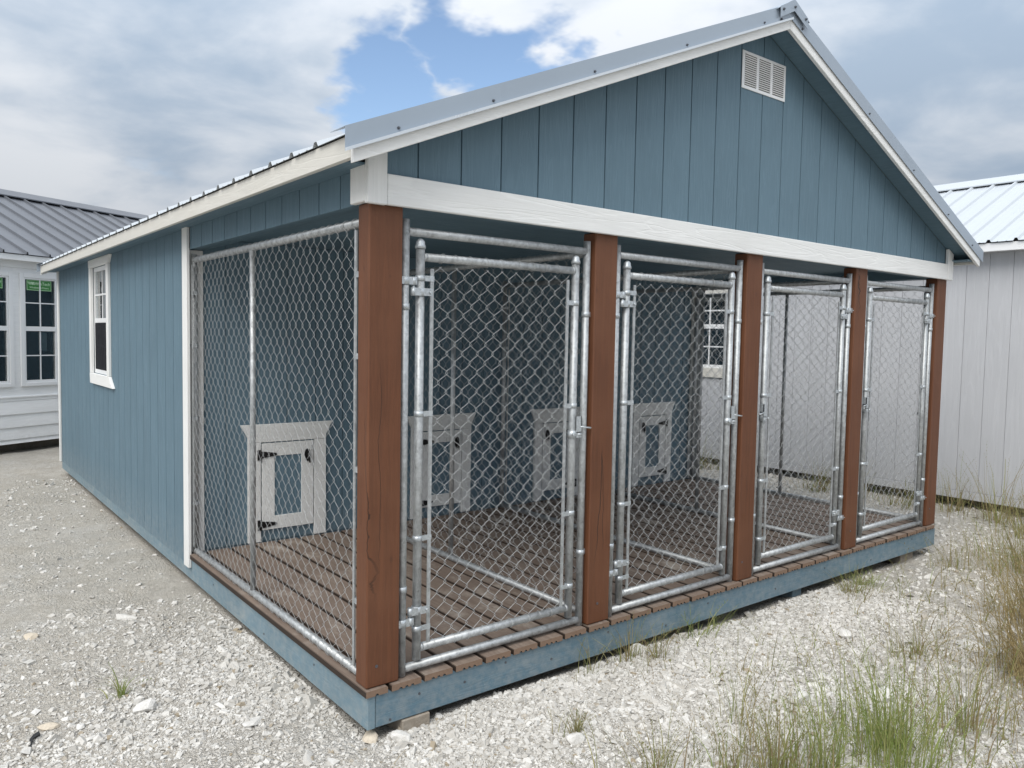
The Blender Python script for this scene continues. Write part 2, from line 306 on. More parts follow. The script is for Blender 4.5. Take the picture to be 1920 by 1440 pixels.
# ------------------------------------------------------------------ mesh helpers
class MB:
    def __init__(s): s.v = []; s.f = []; s.sm = []; s.mi = []
    def addf(s, fs, smooth=False, mi=0):
        for f in fs: s.f.append(f); s.sm.append(smooth); s.mi.append(mi)
    def box(s, x0, x1, y0, y1, z0, z1, mi=0):
        b = len(s.v)
        s.v += [(x0, y0, z0), (x1, y0, z0), (x1, y1, z0), (x0, y1, z0), (x0, y0, z1), (x1, y0, z1), (x1, y1, z1), (x0, y1, z1)]
        s.addf([(b+i for i in f) for f in ()])
        s.addf([tuple(b+i for i in f) for f in ((0, 3, 2, 1), (4, 5, 6, 7), (0, 1, 5, 4), (1, 2, 6, 5), (2, 3, 7, 6), (3, 0, 4, 7))], False, mi); return s
    def prism(s, poly, axis, a, b_, mi=0, smooth=False):
        """poly: 2d points in the two other axes (order x,y,z without axis), extruded along axis"""
        n = len(poly); b = len(s.v)
        def mk(p, t):
            q = list(p); q.insert(axis, t); return tuple(q)
        s.v += [mk(p, a) for p in poly] + [mk(p, b_) for p in poly]
        s.addf([tuple(range(b, b+n))[::-1], tuple(range(b+n, b+2*n))], False, mi)
        s.addf([(b+i, b+(i+1) % n, b+n+(i+1) % n, b+n+i) for i in range(n)], smooth, mi); return s
    def tube(s, pts, r, n=12, caps=True, smooth=True, mi=0, closed=False):
        pts = [Vector(p) for p in pts]; b = len(s.v); K = len(pts)
        rr = r if isinstance(r, (list, tuple)) else [r]*K
        prev = None
        for i, p in enumerate(pts):
            if closed: t = (pts[(i+1) % K]-pts[i-1]).normalized()
            else: t = (pts[min(i+1, K-1)]-pts[max(i-1, 0)]).normalized()
            if prev is None:
                a = Vector((0, 0, 1)) if abs(t.z) < .9 else Vector((1, 0, 0)); u = t.cross(a).normalized()
            else: u = (prev-t*prev.dot(t)).normalized()
            prev = u; w_ = t.cross(u)
            for k in range(n):
                th = 2*math.pi*k/n; q = p+(u*math.cos(th)+w_*math.sin(th))*rr[i]; s.v.append(tuple(q))
        for i in range(K if closed else K-1):
            j = (i+1) % K
            s.addf([(b+i*n+k, b+i*n+(k+1) % n, b+j*n+(k+1) % n, b+j*n+k) for k in range(n)], smooth, mi)
        if caps and not closed: s.addf([tuple(range(b, b+n))[::-1], tuple(range(b+(K-1)*n, b+K*n))], False, mi)
        return s
    def mesh(s, name, mats, off=(0, 0, 0), bevel=0, fix=True):
        me = bpy.data.meshes.new(name)
        v = [(a[0]-off[0], a[1]-off[1], a[2]-off[2]) for a in s.v]
        me.from_pydata(v, [], s.f)
        for m in mats: me.materials.append(m)
        me.polygons.foreach_set('use_smooth', s.sm); me.polygons.foreach_set('material_index', s.mi)
        if fix or bevel:
            bm = bmesh.new(); bm.from_mesh(me)
            bmesh.ops.recalc_face_normals(bm, faces=bm.faces)
            if bevel: bmesh.ops.bevel(bm, geom=list(bm.edges), offset=bevel, segments=1, affect='EDGES', profile=.5)
            bm.to_mesh(me); bm.free()
        me.update(); return me
def wloc(o):
    v = Vector((0, 0, 0)); rot = False
    while o: v += o.location; o = o.parent
    return v
def link(name, me, parent=None, loc=(0, 0, 0), rot=(0, 0, 0), label=None, kind=None):
    o = bpy.data.objects.new(name, me); C.objects.link(o); o.location = loc; o.rotation_euler = rot
    if parent: o.parent = parent
    if label: o['label'] = label
    if kind: o['kind'] = kind
    return o
def build(mb, name, mat, parent=None, bevel=0, label=None, kind=None, local=False, fix=True):
    """mb is in world coordinates (or, with local, in the coordinates of the top-level thing)"""
    mats = mat if isinstance(mat, list) else [mat]
    top = parent
    off = Vector((0, 0, 0))
    if parent:
        if local:
            p = parent
            while p.parent: off += p.location; p = p.parent
        else: off = wloc(parent)
    # give each piece its own origin: centre of its bounds
    a = np.array(mb.v); c = (a.min(0)+a.max(0))/2
    me = mb.mesh(name, mats, tuple(c), bevel, fix)
    return link(name, me, parent, tuple(Vector(c)-off), label=label, kind=kind)
def thing(name, label, cat, loc=(0, 0, 0), rot=0, group=None):
    o = bpy.data.objects.new(name, None); C.objects.link(o); o.location = loc; o.rotation_euler = (0, 0, rot); o.empty_display_size = .2
    o['label'] = label; o['category'] = cat
    if group: o['group'] = group
    return o
def tag(o, label, cat, group=None):
    o['label'] = label; o['category'] = cat
    if group: o['group'] = group
    return o
def np_mesh(name, V, F, mat, smooth=False):
    me = bpy.data.meshes.new(name); k = F.shape[1]
    me.vertices.add(len(V)); me.vertices.foreach_set('co', V.astype(np.float32).ravel())
    me.loops.add(F.size); me.loops.foreach_set('vertex_index', F.astype(np.int32).ravel())
    me.polygons.add(len(F)); me.polygons.foreach_set('loop_start', np.arange(0, F.size, k, dtype=np.int32)); me.polygons.foreach_set('loop_total', np.full(len(F), k, dtype=np.int32))
    me.polygons.foreach_set('use_smooth', np.full(len(F), smooth)); me.materials.append(mat); me.update(calc_edges=True); me.validate(); return me

# value noise for terrain and scatter
_g = rng.random((64, 64))
def vnoise(x, y, s=1., seed=0):
    x = np.asarray(x)*s+seed*7.31; y = np.asarray(y)*s+seed*3.77
    xi = np.floor(x).astype(int); yi = np.floor(y).astype(int); fx = x-xi; fy = y-yi; fx = fx*fx*(3-2*fx); fy = fy*fy*(3-2*fy)
    g = lambda a, b: _g[a % 64, b % 64]
    return (g(xi, yi)*(1-fx)+g(xi+1, yi)*fx)*(1-fy)+(g(xi, yi+1)*(1-fx)+g(xi+1, yi+1)*fx)*fy
GZ = -.218
W, L = 4.877, 7.26
def hgt(x, y):
    x = np.asarray(x, float); y = np.asarray(y, float)
    h = (vnoise(x, y, .8)-.5)*.03+(vnoise(x, y, 3.1, 1)-.5)*.014+(vnoise(x, y, 9, 2)-.5)*.007
    # gravel banked up in front of the rim
    h = h+.035*np.exp(-((x-1.75)/.5)**2-((y+.22)/.22)**2)+.02*np.exp(-((x-3.3)/.7)**2-((y+.35)/.3)**2)
    h = h+.02*np.exp(-((x-.9)/.5)**2-((y+.1)/.2)**2)
    # small ruts in the dirt on the left
    h = h-.03*np.exp(-((x+.35)/.25)**2-((y-3.6)/.09)**2)
    inside = 1/(1+np.exp(-np.clip((np.minimum(np.minimum(x-.10, W-.10-x), np.minimum(y-.10, L-.1-y)))*40, -40, 40)))
    return GZ+h-.035*inside
# ------------------------------------------------------------------ ground (one sheet to the horizon)
def grade(lo, hi, fine0, fine1, step):
    a = list(np.arange(fine0, fine1, step)); s = step; x = fine1
    while x < hi: a.append(x); s *= 1.16; x += s
    a.append(hi); s = step; x = fine0-step; b = []
    while x > lo: b.append(x); s *= 1.16; x -= s
    b.append(lo); return np.array(b[::-1]+a)
gx = grade(-400, 400, -3.2, 8, .045); gy = grade(-400, 400, -3.2, 7, .045)
X, Y = np.meshgrid(gx, gy); Z = hgt(X, Y); nx, ny = len(gx), len(gy)
idx = np.arange(nx*ny).reshape(ny, nx)
F = np.stack([idx[:-1, :-1], idx[:-1, 1:], idx[1:, 1:], idx[1:, :-1]], -1).reshape(-1, 4)
me = np_mesh('ground', np.stack([X, Y, Z], -1).reshape(-1, 3), F, M['ground'], True)
def dirtmap(x, y):
    left = 1/(1+np.exp(-( -x*1.3 + (y-1.2)*1.0 )*2.2))          # packed dirt along the left side
    right = 1/(1+np.exp(-((x-3.6)+(y*.2))*2.0))*.8
    return np.clip(left*(x < 1.5)+right*(x > 1), 0, 1)
at = me.attributes.new('dirt', 'FLOAT', 'POINT'); at.data.foreach_set('value', dirtmap(X, Y).ravel().astype(np.float32))
g = link('ground', me); g['kind'] = 'structure'

# ------------------------------------------------------------------ the kennel building
W, L, D = 4.877, 7.26, 2.385
XC = W/2; SL = .425
def zs(x): return 3.125-SL*abs(x-XC)
K = thing('kennel_building', 'blue dog kennel building with a white trimmed gable over a fenced porch', 'building', (XC, 3.63, -.2))
T = .6 ; ZT = 2.028
def part(name, mat, *boxes, bevel=0, parent=None, label=None, kind=None):
    mb = MB()
    for b in boxes: mb.box(*b)
    return build(mb, name, mat, parent or K, bevel, label, kind)
# rim boards, skids
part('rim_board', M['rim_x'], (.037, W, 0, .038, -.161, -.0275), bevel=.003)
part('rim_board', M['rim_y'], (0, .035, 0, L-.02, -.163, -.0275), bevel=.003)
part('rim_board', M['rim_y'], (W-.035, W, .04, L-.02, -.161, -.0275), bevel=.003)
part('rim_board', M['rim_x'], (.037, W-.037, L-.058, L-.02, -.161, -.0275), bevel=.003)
for x in (.75, 1.9, 3.0, 4.12): part('skid', M['cut_wood'], (x, x+.09, .3, L-.2, -.235, -.0285), bevel=.004)
# deck boards with a fluted underside
def deck_profile(w):
    p = [(0, 0), (0, -.026+.004)]; p = [(0.003, 0), (0, -.003), (0, -.026)]
    for c in ((.30, .5, .70) if w > .12 else (.5,)):
        cx = c*w; p += [(cx-.008, -.026), (cx-.0055, -.0195), (cx, -.0172), (cx+.0055, -.0195), (cx+.008, -.026)]
    p += [(w, -.026), (w, -.003), (w-.003, 0)]; return p
def deck_me(w):  # board
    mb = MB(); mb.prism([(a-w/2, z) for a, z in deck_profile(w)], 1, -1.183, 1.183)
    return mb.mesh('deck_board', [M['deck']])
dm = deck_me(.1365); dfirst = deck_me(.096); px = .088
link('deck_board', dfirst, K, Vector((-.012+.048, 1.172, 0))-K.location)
xs = []
x = .0945
while x+.1425 < W+.01:
    xs.append(x+.003); x += .1537
for x in xs:
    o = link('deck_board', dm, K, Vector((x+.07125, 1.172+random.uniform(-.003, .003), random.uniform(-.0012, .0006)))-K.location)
wl = W+.010-(xs[-1]+.1537)
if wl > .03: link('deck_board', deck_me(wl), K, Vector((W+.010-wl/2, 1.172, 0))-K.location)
for yy in (.30, .70, 1.10, 1.50, 1.90, 2.26): part('joist', M['cut_wood'], (.037, W-.037, yy, yy+.038, -.15, -.028))
# joist glimpses between boards are dark by depth; posts
PW = .147; PS = 1.1845
pxs = [-.004+PS*i for i in range(5)]
for i, x in enumerate(pxs):
    mb = MB().box(x, x+PW, .006, .096, .0012, 1.884)
    build(mb, 'post', M['stain'], K, .005)
for i, x in enumerate(pxs):
    for dx, z in ((.045+.02*(i % 2), .085+.012*i),):
        mb = MB().tube([(x+dx, .006, z), (x+dx, .0045, z)], .0065, 10); mb.tube([(x+dx, .0045, z), (x+dx, .0030, z)], .003, 6); build(mb, 'screw', M['screw'], K)
# headers
part('header', M['blue_x'], (.10, W-.10, .013, .10, 1.886, 1.99), bevel=.002)
part('header', M['blue_h'], (.0125, .098, .013, D-.002, 1.889, ZT-.004), bevel=.002)
part('header', M['blue_h'], (W-.098, W-.0125, .013, D-.002, 1.889, ZT-.004), bevel=.002)
part('ceiling', M['blue_x'], (.10, W-.10, .102, D-.002, 1.965, 1.98))
# front trim
part('gable_band', M['white_x'], (.057, W-.057, -.022, -.001, 1.878, 1.994), bevel=.003)
for s, name in ((0, 'a'), (1, 'b')):
    xa, xb = (-.028, .055) if s == 0 else (W-.055, W+.028)
    zz = lambda x: zs(min(max(x, -.13), W+.13))-.004
    mb = MB().prism([(xa, 1.876), (xb, 1.876), (xb, zz(xb)), (xa, zz(xa))], 1, -.026, -.001); build(mb, 'corner_board', M['white_z'], K, .003)
    xo = (-.0285, -.0015) if s == 0 else (W+.0015, W+.0285)
    part('corner_board', M['white_z'], (xo[0], xo[1], .001, .118, 1.884, ZT-.003), bevel=.003)
# siding planks: each board between two grooves is a piece
G_ = .2032; GAP = .0035
def plank_y(xs0, xs1, y0, y1, zf0, zf1, mat, parent=K, name='siding_board'):
    """board facing -y between x = xs0..xs1, bottom zf0(x), top zf1(x)"""
    a, b = xs0+GAP, xs1-GAP
    if b-a < .01: return
    xsn = [a]+([XC] if a < XC < b and parent is K else [])+[b]
    poly = [(q, zf0(q)) for q in xsn]+[(q, zf1(q)) for q in reversed(xsn)]
    return build(MB().prism(poly, 1, y0, y1), name, mat, parent)
edges = [.057]+[G_*k for k in range(1, 24)]+[W-.057]
for a, b in zip(edges, edges[1:]): plank_y(a, b, 0, .011, lambda q: 1.9945, lambda q: zs(q)-.002, M['blue'])
poly = [(.03, 1.995), (W-.03, 1.995), (W-.03, zs(W-.03)-.005), (XC, zs(XC)-.005), (.03, zs(.03)-.005)]
build(MB().prism(poly, 1, .0075, .05), 'gable_backing', M['blue'], K)
def planks_x(side, y0, y1, z0, z1, holes=(), phase=.057, mat='blue'):
    ys = [y0]+[phase+G_*k for k in range(-1, 60) if y0+.02 < phase+G_*k < y1-.02]+[y1]
    for a, b in zip(ys, ys[1:]):
        spans = [(z0, z1)]
        for (hy0, hy1, hz0, hz1) in holes:
            if a+GAP >= hy0 and b-GAP <= hy1: spans = [(z0, hz0), (hz1, z1)]
        xo = (0, .011) if side == 0 else (W-.011, W)
        for s0, s1 in spans: part('siding_board', M[mat], (xo[0], xo[1], a+GAP, b-GAP, s0, s1))
planks_x(0, .120, 2.32, 1.887, ZT-.002); planks_x(1, .120, 2.32, 1.887, ZT-.002)
# house side wall with a window hole
WY0, WY1, WZ0, WZ1 = 4.665, 5.335, .995, 1.945
part('wall_backing', M['blue'], (.0075, .09, 2.39, WY0, -.0265, ZT-.002), (.0075, .09, WY1, L-.03, -.0265, ZT-.002), (.0075, .09, WY0, WY1, -.0265, WZ0), (.0075, .09, WY0, WY1, WZ1, ZT-.002))
def left_planks():
    ys = [2.422]+[.057+G_*k for k in range(12, 36) if .057+G_*k < L-.06]+[L-.045]
    for a, b in zip(ys, ys[1:]):
        A, B = a+GAP, b-GAP
        cut = not (B <= WY0 or A >= WY1)
        if not cut: part('siding_board', M['blue'], (-.001, .0105, A, B, -.082, ZT-.002)); continue
        part('siding_board', M['blue'], (-.001, .0105, A, B, -.082, WZ0)); part('siding_board', M['blue'], (-.001, .0105, A, B, WZ1, ZT-.002))
        if A < WY0-.01: part('siding_board', M['blue'], (-.001, .0105, A, WY0, WZ0+.0005, WZ1-.0005))
        if B > WY1+.01: part('siding_board', M['blue'], (-.001, .0105, WY1, B, WZ0+.0005, WZ1-.0005))
left_planks()
part('corner_board', M['white_z'], (-.022, -.0015, 2.322, 2.42, -.084, ZT-.004), bevel=.003)
part('corner_board', M['white_z'], (-.022, -.0015, L-.043, L+.01, -.084, ZT-.004), bevel=.003)
part('corner_board', M['white_z'], (-.001, .088, 2.358, 2.383, .002, 1.886), bevel=.003)
part('corner_board', M['white_z'], (W-.062, W+.001, 2.358, 2.383, .002, 1.886), bevel=.003)
part('corner_board', M['white_z'], (W+.0015, W+.022, 2.322, 2.42, -.084, ZT-.004), bevel=.003)
# house right and back walls
part('wall_backing', M['blue'], (W-.09, W-.0075, 2.39, L-.03, -.0265, ZT-.002)); planks_x(1, 2.422, L-.03, -.08, ZT-.002)
poly = [(.09, -.0265), (W-.09, -.0265), (W-.09, zs(W-.09)-.01), (XC, zs(XC)-.01), (.09, zs(.09)-.01)]
build(MB().prism(poly, 1, L-.08, L-.02), 'wall_backing', M['blue'], K)
for k in range(24): plank_y(G_*k, G_*(k+1), L-.019, L-.008, lambda q: -.08, lambda q: zs(q)-.004, M['blue'])
# porch back wall
part('wall_backing', M['blue'], (.09, W-.09, D+.008, D+.08, -.0265, 1.964))
eb = [.090]+[G_*k+.03 for k in range(1, 24) if G_*k+.03 < W-.08]+[W-.064]
for a, b in zip(eb, eb[1:]): part('siding_board', M['blue'], (a+GAP, b-GAP, D, D+.0105, .003, 1.963))

# dog doors
for i, cx in enumerate((.640, 1.871, 3.071, 4.272)):
    hs = -1 if i < 2 else 1                     # hinge side
    yf, yb = D-.022, D-.001
    mb = MB().prism([(cx-.272, .665), (cx+.272, .665), (cx+.272, .695), (cx+.318, .784), (cx-.318, .784), (cx-.272, .695)], 1, yf, yb)
    build(mb, 'door_head_trim', M['white_x'], K, .002)
    for s in (-1, 1):
        a, b = sorted((cx+s*.187, cx+s*.272)); part('door_side_trim', M['white_z'], (a, b, yf+.001, yb, .002, .6635), bevel=.002)
    # the door: a blue panel with white stiles and rails, hinges and a turn latch
    dr = part('dog_door', M['blue'], (cx-.180, cx+.180, D-.012, D-.002, .078, .658))
    for s in (-1, 1):
        a, b = sorted((cx+s*.094, cx+s*.180)); part('stile', M['white_z'], (a, b, D-.021, D-.0125, .079, .657), bevel=.0015, parent=dr)
    part('rail', M['white_x'], (cx-.0935, cx+.0935, D-.021, D-.0125, .570, .657), bevel=.0015, parent=dr)
    part('rail', M['white_x'], (cx-.0935, cx+.0935, D-.021, D-.0125, .079, .167), bevel=.0015, parent=dr)
    for hz in (.582, .115):
        x0 = cx+hs*.183
        mb = MB().prism([(x0+hs*.028, hz-.034), (x0+hs*.028, hz+.034), (x0+hs*.008, hz+.034), (x0+hs*.008, hz-.034)][::1], 1, D-.0285, D-.0225)
        mb.prism([(x0+hs*.006, hz-.023), (x0+hs*.006, hz+.023), (x0-hs*.02, hz+.021), (x0-hs*.10, hz+.008), (x0-hs*.104, hz), (x0-hs*.10, hz-.008), (x0-hs*.02, hz-.021)], 1, D-.0275, D-.0215)
        mb.tube([(x0+hs*.007, D-.028, hz-.036), (x0+hs*.007, D-.028, hz+.036)], .0045, 8)
        build(mb, 'hinge', M['black_iron'], dr)
    lx = cx-hs*.135; lz = .560
    mb = MB(); pl = [(lx+.024*math.cos(t)*(1 if abs(math.cos(t)) < .8 else .9), lz+.044*math.sin(t)) for t in [2*math.pi*k/12 for k in range(12)]]
    mb.prism(pl, 1, D-.0265, D-.0215); mb.tube([(lx, D-.027, lz), (lx, D-.045, lz)], .008, 10); mb.tube([(lx, D-.043, lz+.022), (lx+hs*-.004, D-.045, lz-.030), (lx-hs*.01, D-.044, lz-.052)], [.006, .008, .005], 8)
    build(mb, 'latch', M['black_iron'], dr)
    mb = MB().tube([(cx-hs*.165, D-.0245, .62), (cx-hs*.165, D-.0245, .585)], .002, 6); mb.tube([(cx-hs*.165, D-.022, .622), (cx-hs*.165, D-.03, .622)], .004, 8)
    build(mb, 'hook', M['fitting'], dr)

# roof
EO = .155; RO = .16
for s in (-1, 1):
    X1 = (-EO if s < 0 else W+EO); ex = lambda d: (XC+s*d)
    run = XC+EO
    def slab(d0, d1, o0, o1, y0, y1):      # prism across the slope; d = distance from ridge, o = vertical offset over zs
        return [(XC+s*d0, zs(XC+s*d0)+o0), (XC+s*d1, zs(XC+s*d1)+o0), (XC+s*d1, zs(XC+s*d1)+o1), (XC+s*d0, zs(XC+s*d0)+o1)]
    build(MB().prism(slab(.0005, run-.022, 0, .022, 0, 0), 1, -RO+.022, -.0012), 'rake_soffit', M['blue_h'], K)
    build(MB().prism(slab(.0005, run-.022, 0, .022, 0, 0), 1, L-.005, L+RO-.022), 'rake_soffit', M['blue_h'], K)
    build(MB().prism(slab(.0005, run-.022, .023, .060, 0, 0), 1, -RO+.023, L+RO-.023), 'roof_deck', M['cut_wood'], K)
    for y0, y1 in ((-RO, -RO+.021), (L+RO-.021, L+RO)):
        build(MB().prism(slab(.0005, run-.001, -.043, .058, 0, 0), 1, y0, y1), 'rake_board', M['white_x'], K, .002)
    # eave: fascia and flat soffit
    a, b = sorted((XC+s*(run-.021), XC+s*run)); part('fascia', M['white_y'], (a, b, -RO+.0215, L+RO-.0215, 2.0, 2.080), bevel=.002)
    a, b = sorted((XC+s*(run-.0215), XC+s*(XC+.001) if False else XC+s*(XC+.0015)))
    part('eave_soffit', M['blue_h'], (a, b, (.0015 if s < 0 else -RO+.0225), L+RO-.0225, 2.018, 2.026))
    # roof panels with ribs
    y = -RO-.004; YE = L+RO+.004; n = 0
    ribs = [-.100+.2265*k for k in range(1, 34)]
    starts = [y]+[-.100+.2265*4*k-.06 for k in range(1, 9)]+[YE]
    starts = [q for q in starts if q < YE-.05]+[YE]
    for ya, yb in zip(starts, starts[1:]):
        prof = [(ya, 0)]
        for rb in ribs:
            if ya+.03 < rb < yb-.03: prof += [(rb-.024, 0), (rb-.010, .019), (rb+.010, .019), (rb+.024, 0)]
            for q in (.076, .151):
                if ya+.03 < rb+q < yb-.03: prof += [(rb+q-.010, 0), (rb+q-.004, .003), (rb+q+.004, .003), (rb+q+.010, 0)]
        prof.append((yb-.0008, 0))
        prof = sorted(prof, key=lambda q: q[0])
        mb = MB(); n = len(prof); d0, d1 = .01, run+.012
        for d in (d0, d1):
            for off in (.0645, .063):
                for (yy, h) in prof: mb.v.append((XC+s*d, yy, zs(XC+s*d)+off+h))
        def q(i, j): return i*n+j
        fs = []
        for j in range(n-1):
            fs += [(q(0, j), q(0, j+1), q(2, j+1), q(2, j)), (q(1, j), q(3, j), q(3, j+1), q(1, j+1)), (q(0, j), q(1, j), q(1, j+1), q(0, j+1)), (q(2, j), q(2, j+1), q(3, j+1), q(3, j))]
        fs += [(q(0, 0), q(2, 0), q(3, 0), q(1, 0)), (q(0, n-1), q(1, n-1), q(3, n-1), q(2, n-1))]
        mb.addf(fs); build(mb, 'roof_panel', M['white_metal'], K)
    # rake flashing (front and rear) with a bright hem
    for f in (1, -1):
        yy = -RO if f > 0 else L+RO
        mb = MB(); mb.prism(slab(.0006, run+.034, .006, .0905, 0, 0), 1, *sorted((yy-f*.0085, yy-f*.0065)))
        mb.prism(slab(.0006, run+.034, .0885, .0905, 0, 0), 1, *sorted((yy-f*.0064, yy+f*.11)))
        ft = build(mb, 'rake_flashing', M['rake_metal'], K)
        hp = MB().prism(slab(.0006, run+.034, .004, .0155, 0, 0), 1, *sorted((yy-f*.0095, yy-f*.020))); build(hp, 'flashing_hem', M['lip_metal'], K) if s < 0 else None
    for d in (.25, .86, 1.46, 2.0, 2.42):
        if s > 0 and d < .3: continue
        xx = XC+s*d; z = zs(xx)+.03
        mb = MB().tube([(xx, -RO-.0086, z), (xx, -RO-.0105, z)], .006, 10); mb.tube([(xx, -RO-.0105, z), (xx, -RO-.016, z)], .0042, 6, smooth=False)
        build(mb, 'screw', M['screw'], K)
# ridge cap with folded end
mb = MB()
cap = [(-.15, zs(XC-.15)+.0865), (-.03, zs(XC-.03)+.104), (0, zs(XC)+.107), (.03, zs(XC+.03)+.104), (.15, zs(XC+.15)+.0865)]
top = [(XC+a, z) for a, z in cap]; bot = [(XC+a, z-.002) for a, z in cap[::-1]]
mb.prism(top+bot, 1, -RO-.022, L+RO+.022)
mb.prism([(XC-.128, zs(XC-.128)+.035), (XC, zs(XC)+.045), (XC+.128, zs(XC+.128)+.035), (XC+.13, zs(XC+.13)+.093), (XC, zs(XC)+.105), (XC-.13, zs(XC-.13)+.093)], 1, -RO-.0245, -RO-.0222)
build(mb, 'ridge_cap', M['rake_metal'], K)
for xx, z in ((XC-.105, zs(XC-.105)+.072), (XC, 3.19), (XC+.105, zs(XC+.105)+.072), (XC-.10, zs(XC-.10)+.022), (XC+.10, zs(XC+.10)+.022)):
    yb = -RO-.0246 if z > zs(xx)+.04 else -RO-.0086
    mb = MB().tube([(xx, yb, z), (xx, yb-.003, z)], .0075, 10); mb.tube([(xx, yb-.003, z), (xx, yb-.009, z)], .005, 6, smooth=False); build(mb, 'screw', M['screw'], K)
# gable vent
vx0, vx1, vz0, vz1 = 2.238, 2.648, 2.768, 2.970
vent = part('gable_vent', M['vent'], (vx0, vx1, -.006, -.001, vz0, vz1), bevel=.002)
slot = MB().box(-.052, .052, -.001, .001, -.0022, .0022).mesh('slot', [M['screen']])
sl_ = MB().prism([(-.006, .0012), (-.0012, -.0028), (0.0005, -.0022), (-.0045, .0022)], 0, -.055, .055)
sl_.v = [(a, b, c) for a, b, c in sl_.v]; lou = sl_.mesh('louvre', [M['vent']])
for c in range(3):
    cx = vx0+.075+.130*c
    for r in range(15):
        z = vz0+.020+r*.0116
        link('louvre', lou, vent, Vector((cx, -.0068, z+.004))-wloc(vent)); link('vent_slot', slot, vent, Vector((cx, -.0067, z))-wloc(vent))
# nail heads on the front rim
for xx, zz in ((.10, -.145), (.235, -.075), (.46, -.085), (.68, -.055), (.95, -.105), (1.32, -.06), (1.75, -.12), (2.1, -.07), (2.75, -.11), (3.3, -.075), (3.9, -.12), (4.5, -.06)):
    mb = MB().tube([(xx, 0, zz), (xx, -.0022, zz)], .0055, 8, smooth=False); build(mb, 'nail', M['screw'], K)
for yy, zz in ((.5, -.07), (1.1, -.12), (1.9, -.08)):
    mb = MB().tube([(0, yy, zz), (-.0022, yy, zz)], .005, 8, smooth=False); build(mb, 'nail', M['screw'], K)

# window of the kennel's house part (faces -x)
def sash_window_x(parent, y0, y1, z0, z1, xf, grid=(2, 2)):
    fr = part('window', M['vinyl'], (xf, xf+.05, y0, y0+.035, z0, z1), (xf, xf+.05, y1-.035, y1, z0, z1), (xf, xf+.05, y0+.035, y1-.035, z0, z0+.035), (xf, xf+.05, y0+.035, y1-.035, z1-.035, z1), parent=parent)
    zm = (z0+z1)/2
    part('meeting_rail', M['vinyl'], (xf+.004, xf+.04, y0+.036, y1-.036, zm-.02, zm+.02), parent=fr, bevel=.002)
    for (a, b, dx, up_) in ((z0+.036, zm-.021, .024, False), (zm+.021, z1-.036, .012, True)):
        part('glass_pane', M['glass'], (xf+dx, xf+dx+.003, y0+.036, y1-.036, a, b), parent=fr)
        ym = (y0+y1)/2; h = (a+b)/2
        part('muntin', M['vinyl'], (xf+dx-.006, xf+dx-.001, ym-.008, ym+.008, a, b), parent=fr)
        part('muntin', M['vinyl'], (xf+dx-.007, xf+dx-.0015, y0+.036, ym-.0085, h-.008, h+.008), (xf+dx-.007, xf+dx-.0015, ym+.0085, y1-.036, h-.008, h+.008), parent=fr)
    return fr
wf = sash_window_x(K, WY0+.002, WY1-.002, WZ0+.002, WZ1-.002, .004)
part('insect_screen', M['mesh'], (.0045, .0055, WY0+.038, WY1-.038, WZ0+.038, (WZ0+WZ1)/2-.022), parent=wf)
mb = MB().prism([(4.588, 1.925+.022), (5.412, 1.947), (5.425, 2.016), (4.52, 2.016)], 0, -.026, -.0015); build(mb, 'window_head_trim', M['white_trim'], K, .002)
mb = MB().prism([(4.588, .993), (5.412, .993), (5.40, .90), (4.45, .90)], 0, -.026, -.0015); build(mb, 'window_sill_trim', M['white_trim'], K, .002)
part('window_side_trim', M['white_z'], (-.024, -.0015, 4.588, WY0+.006, .9945, 1.9455), bevel=.002)
part('window_side_trim', M['white_z'], (-.024, -.0015, WY1-.006, 5.412, .9945, 1.9455), bevel=.002)
part('room_lining', M['room'], (.5, .51, 4.2, 5.8, .5, 2.0), (.09, .5, 4.2, 4.21, .5, 2.0), (.09, .5, 5.79, 5.8, .5, 2.0), (.09, .5, 4.2, 5.8, .49, .5), (.09, .5, 4.2, 5.8, 2.0, 2.01))

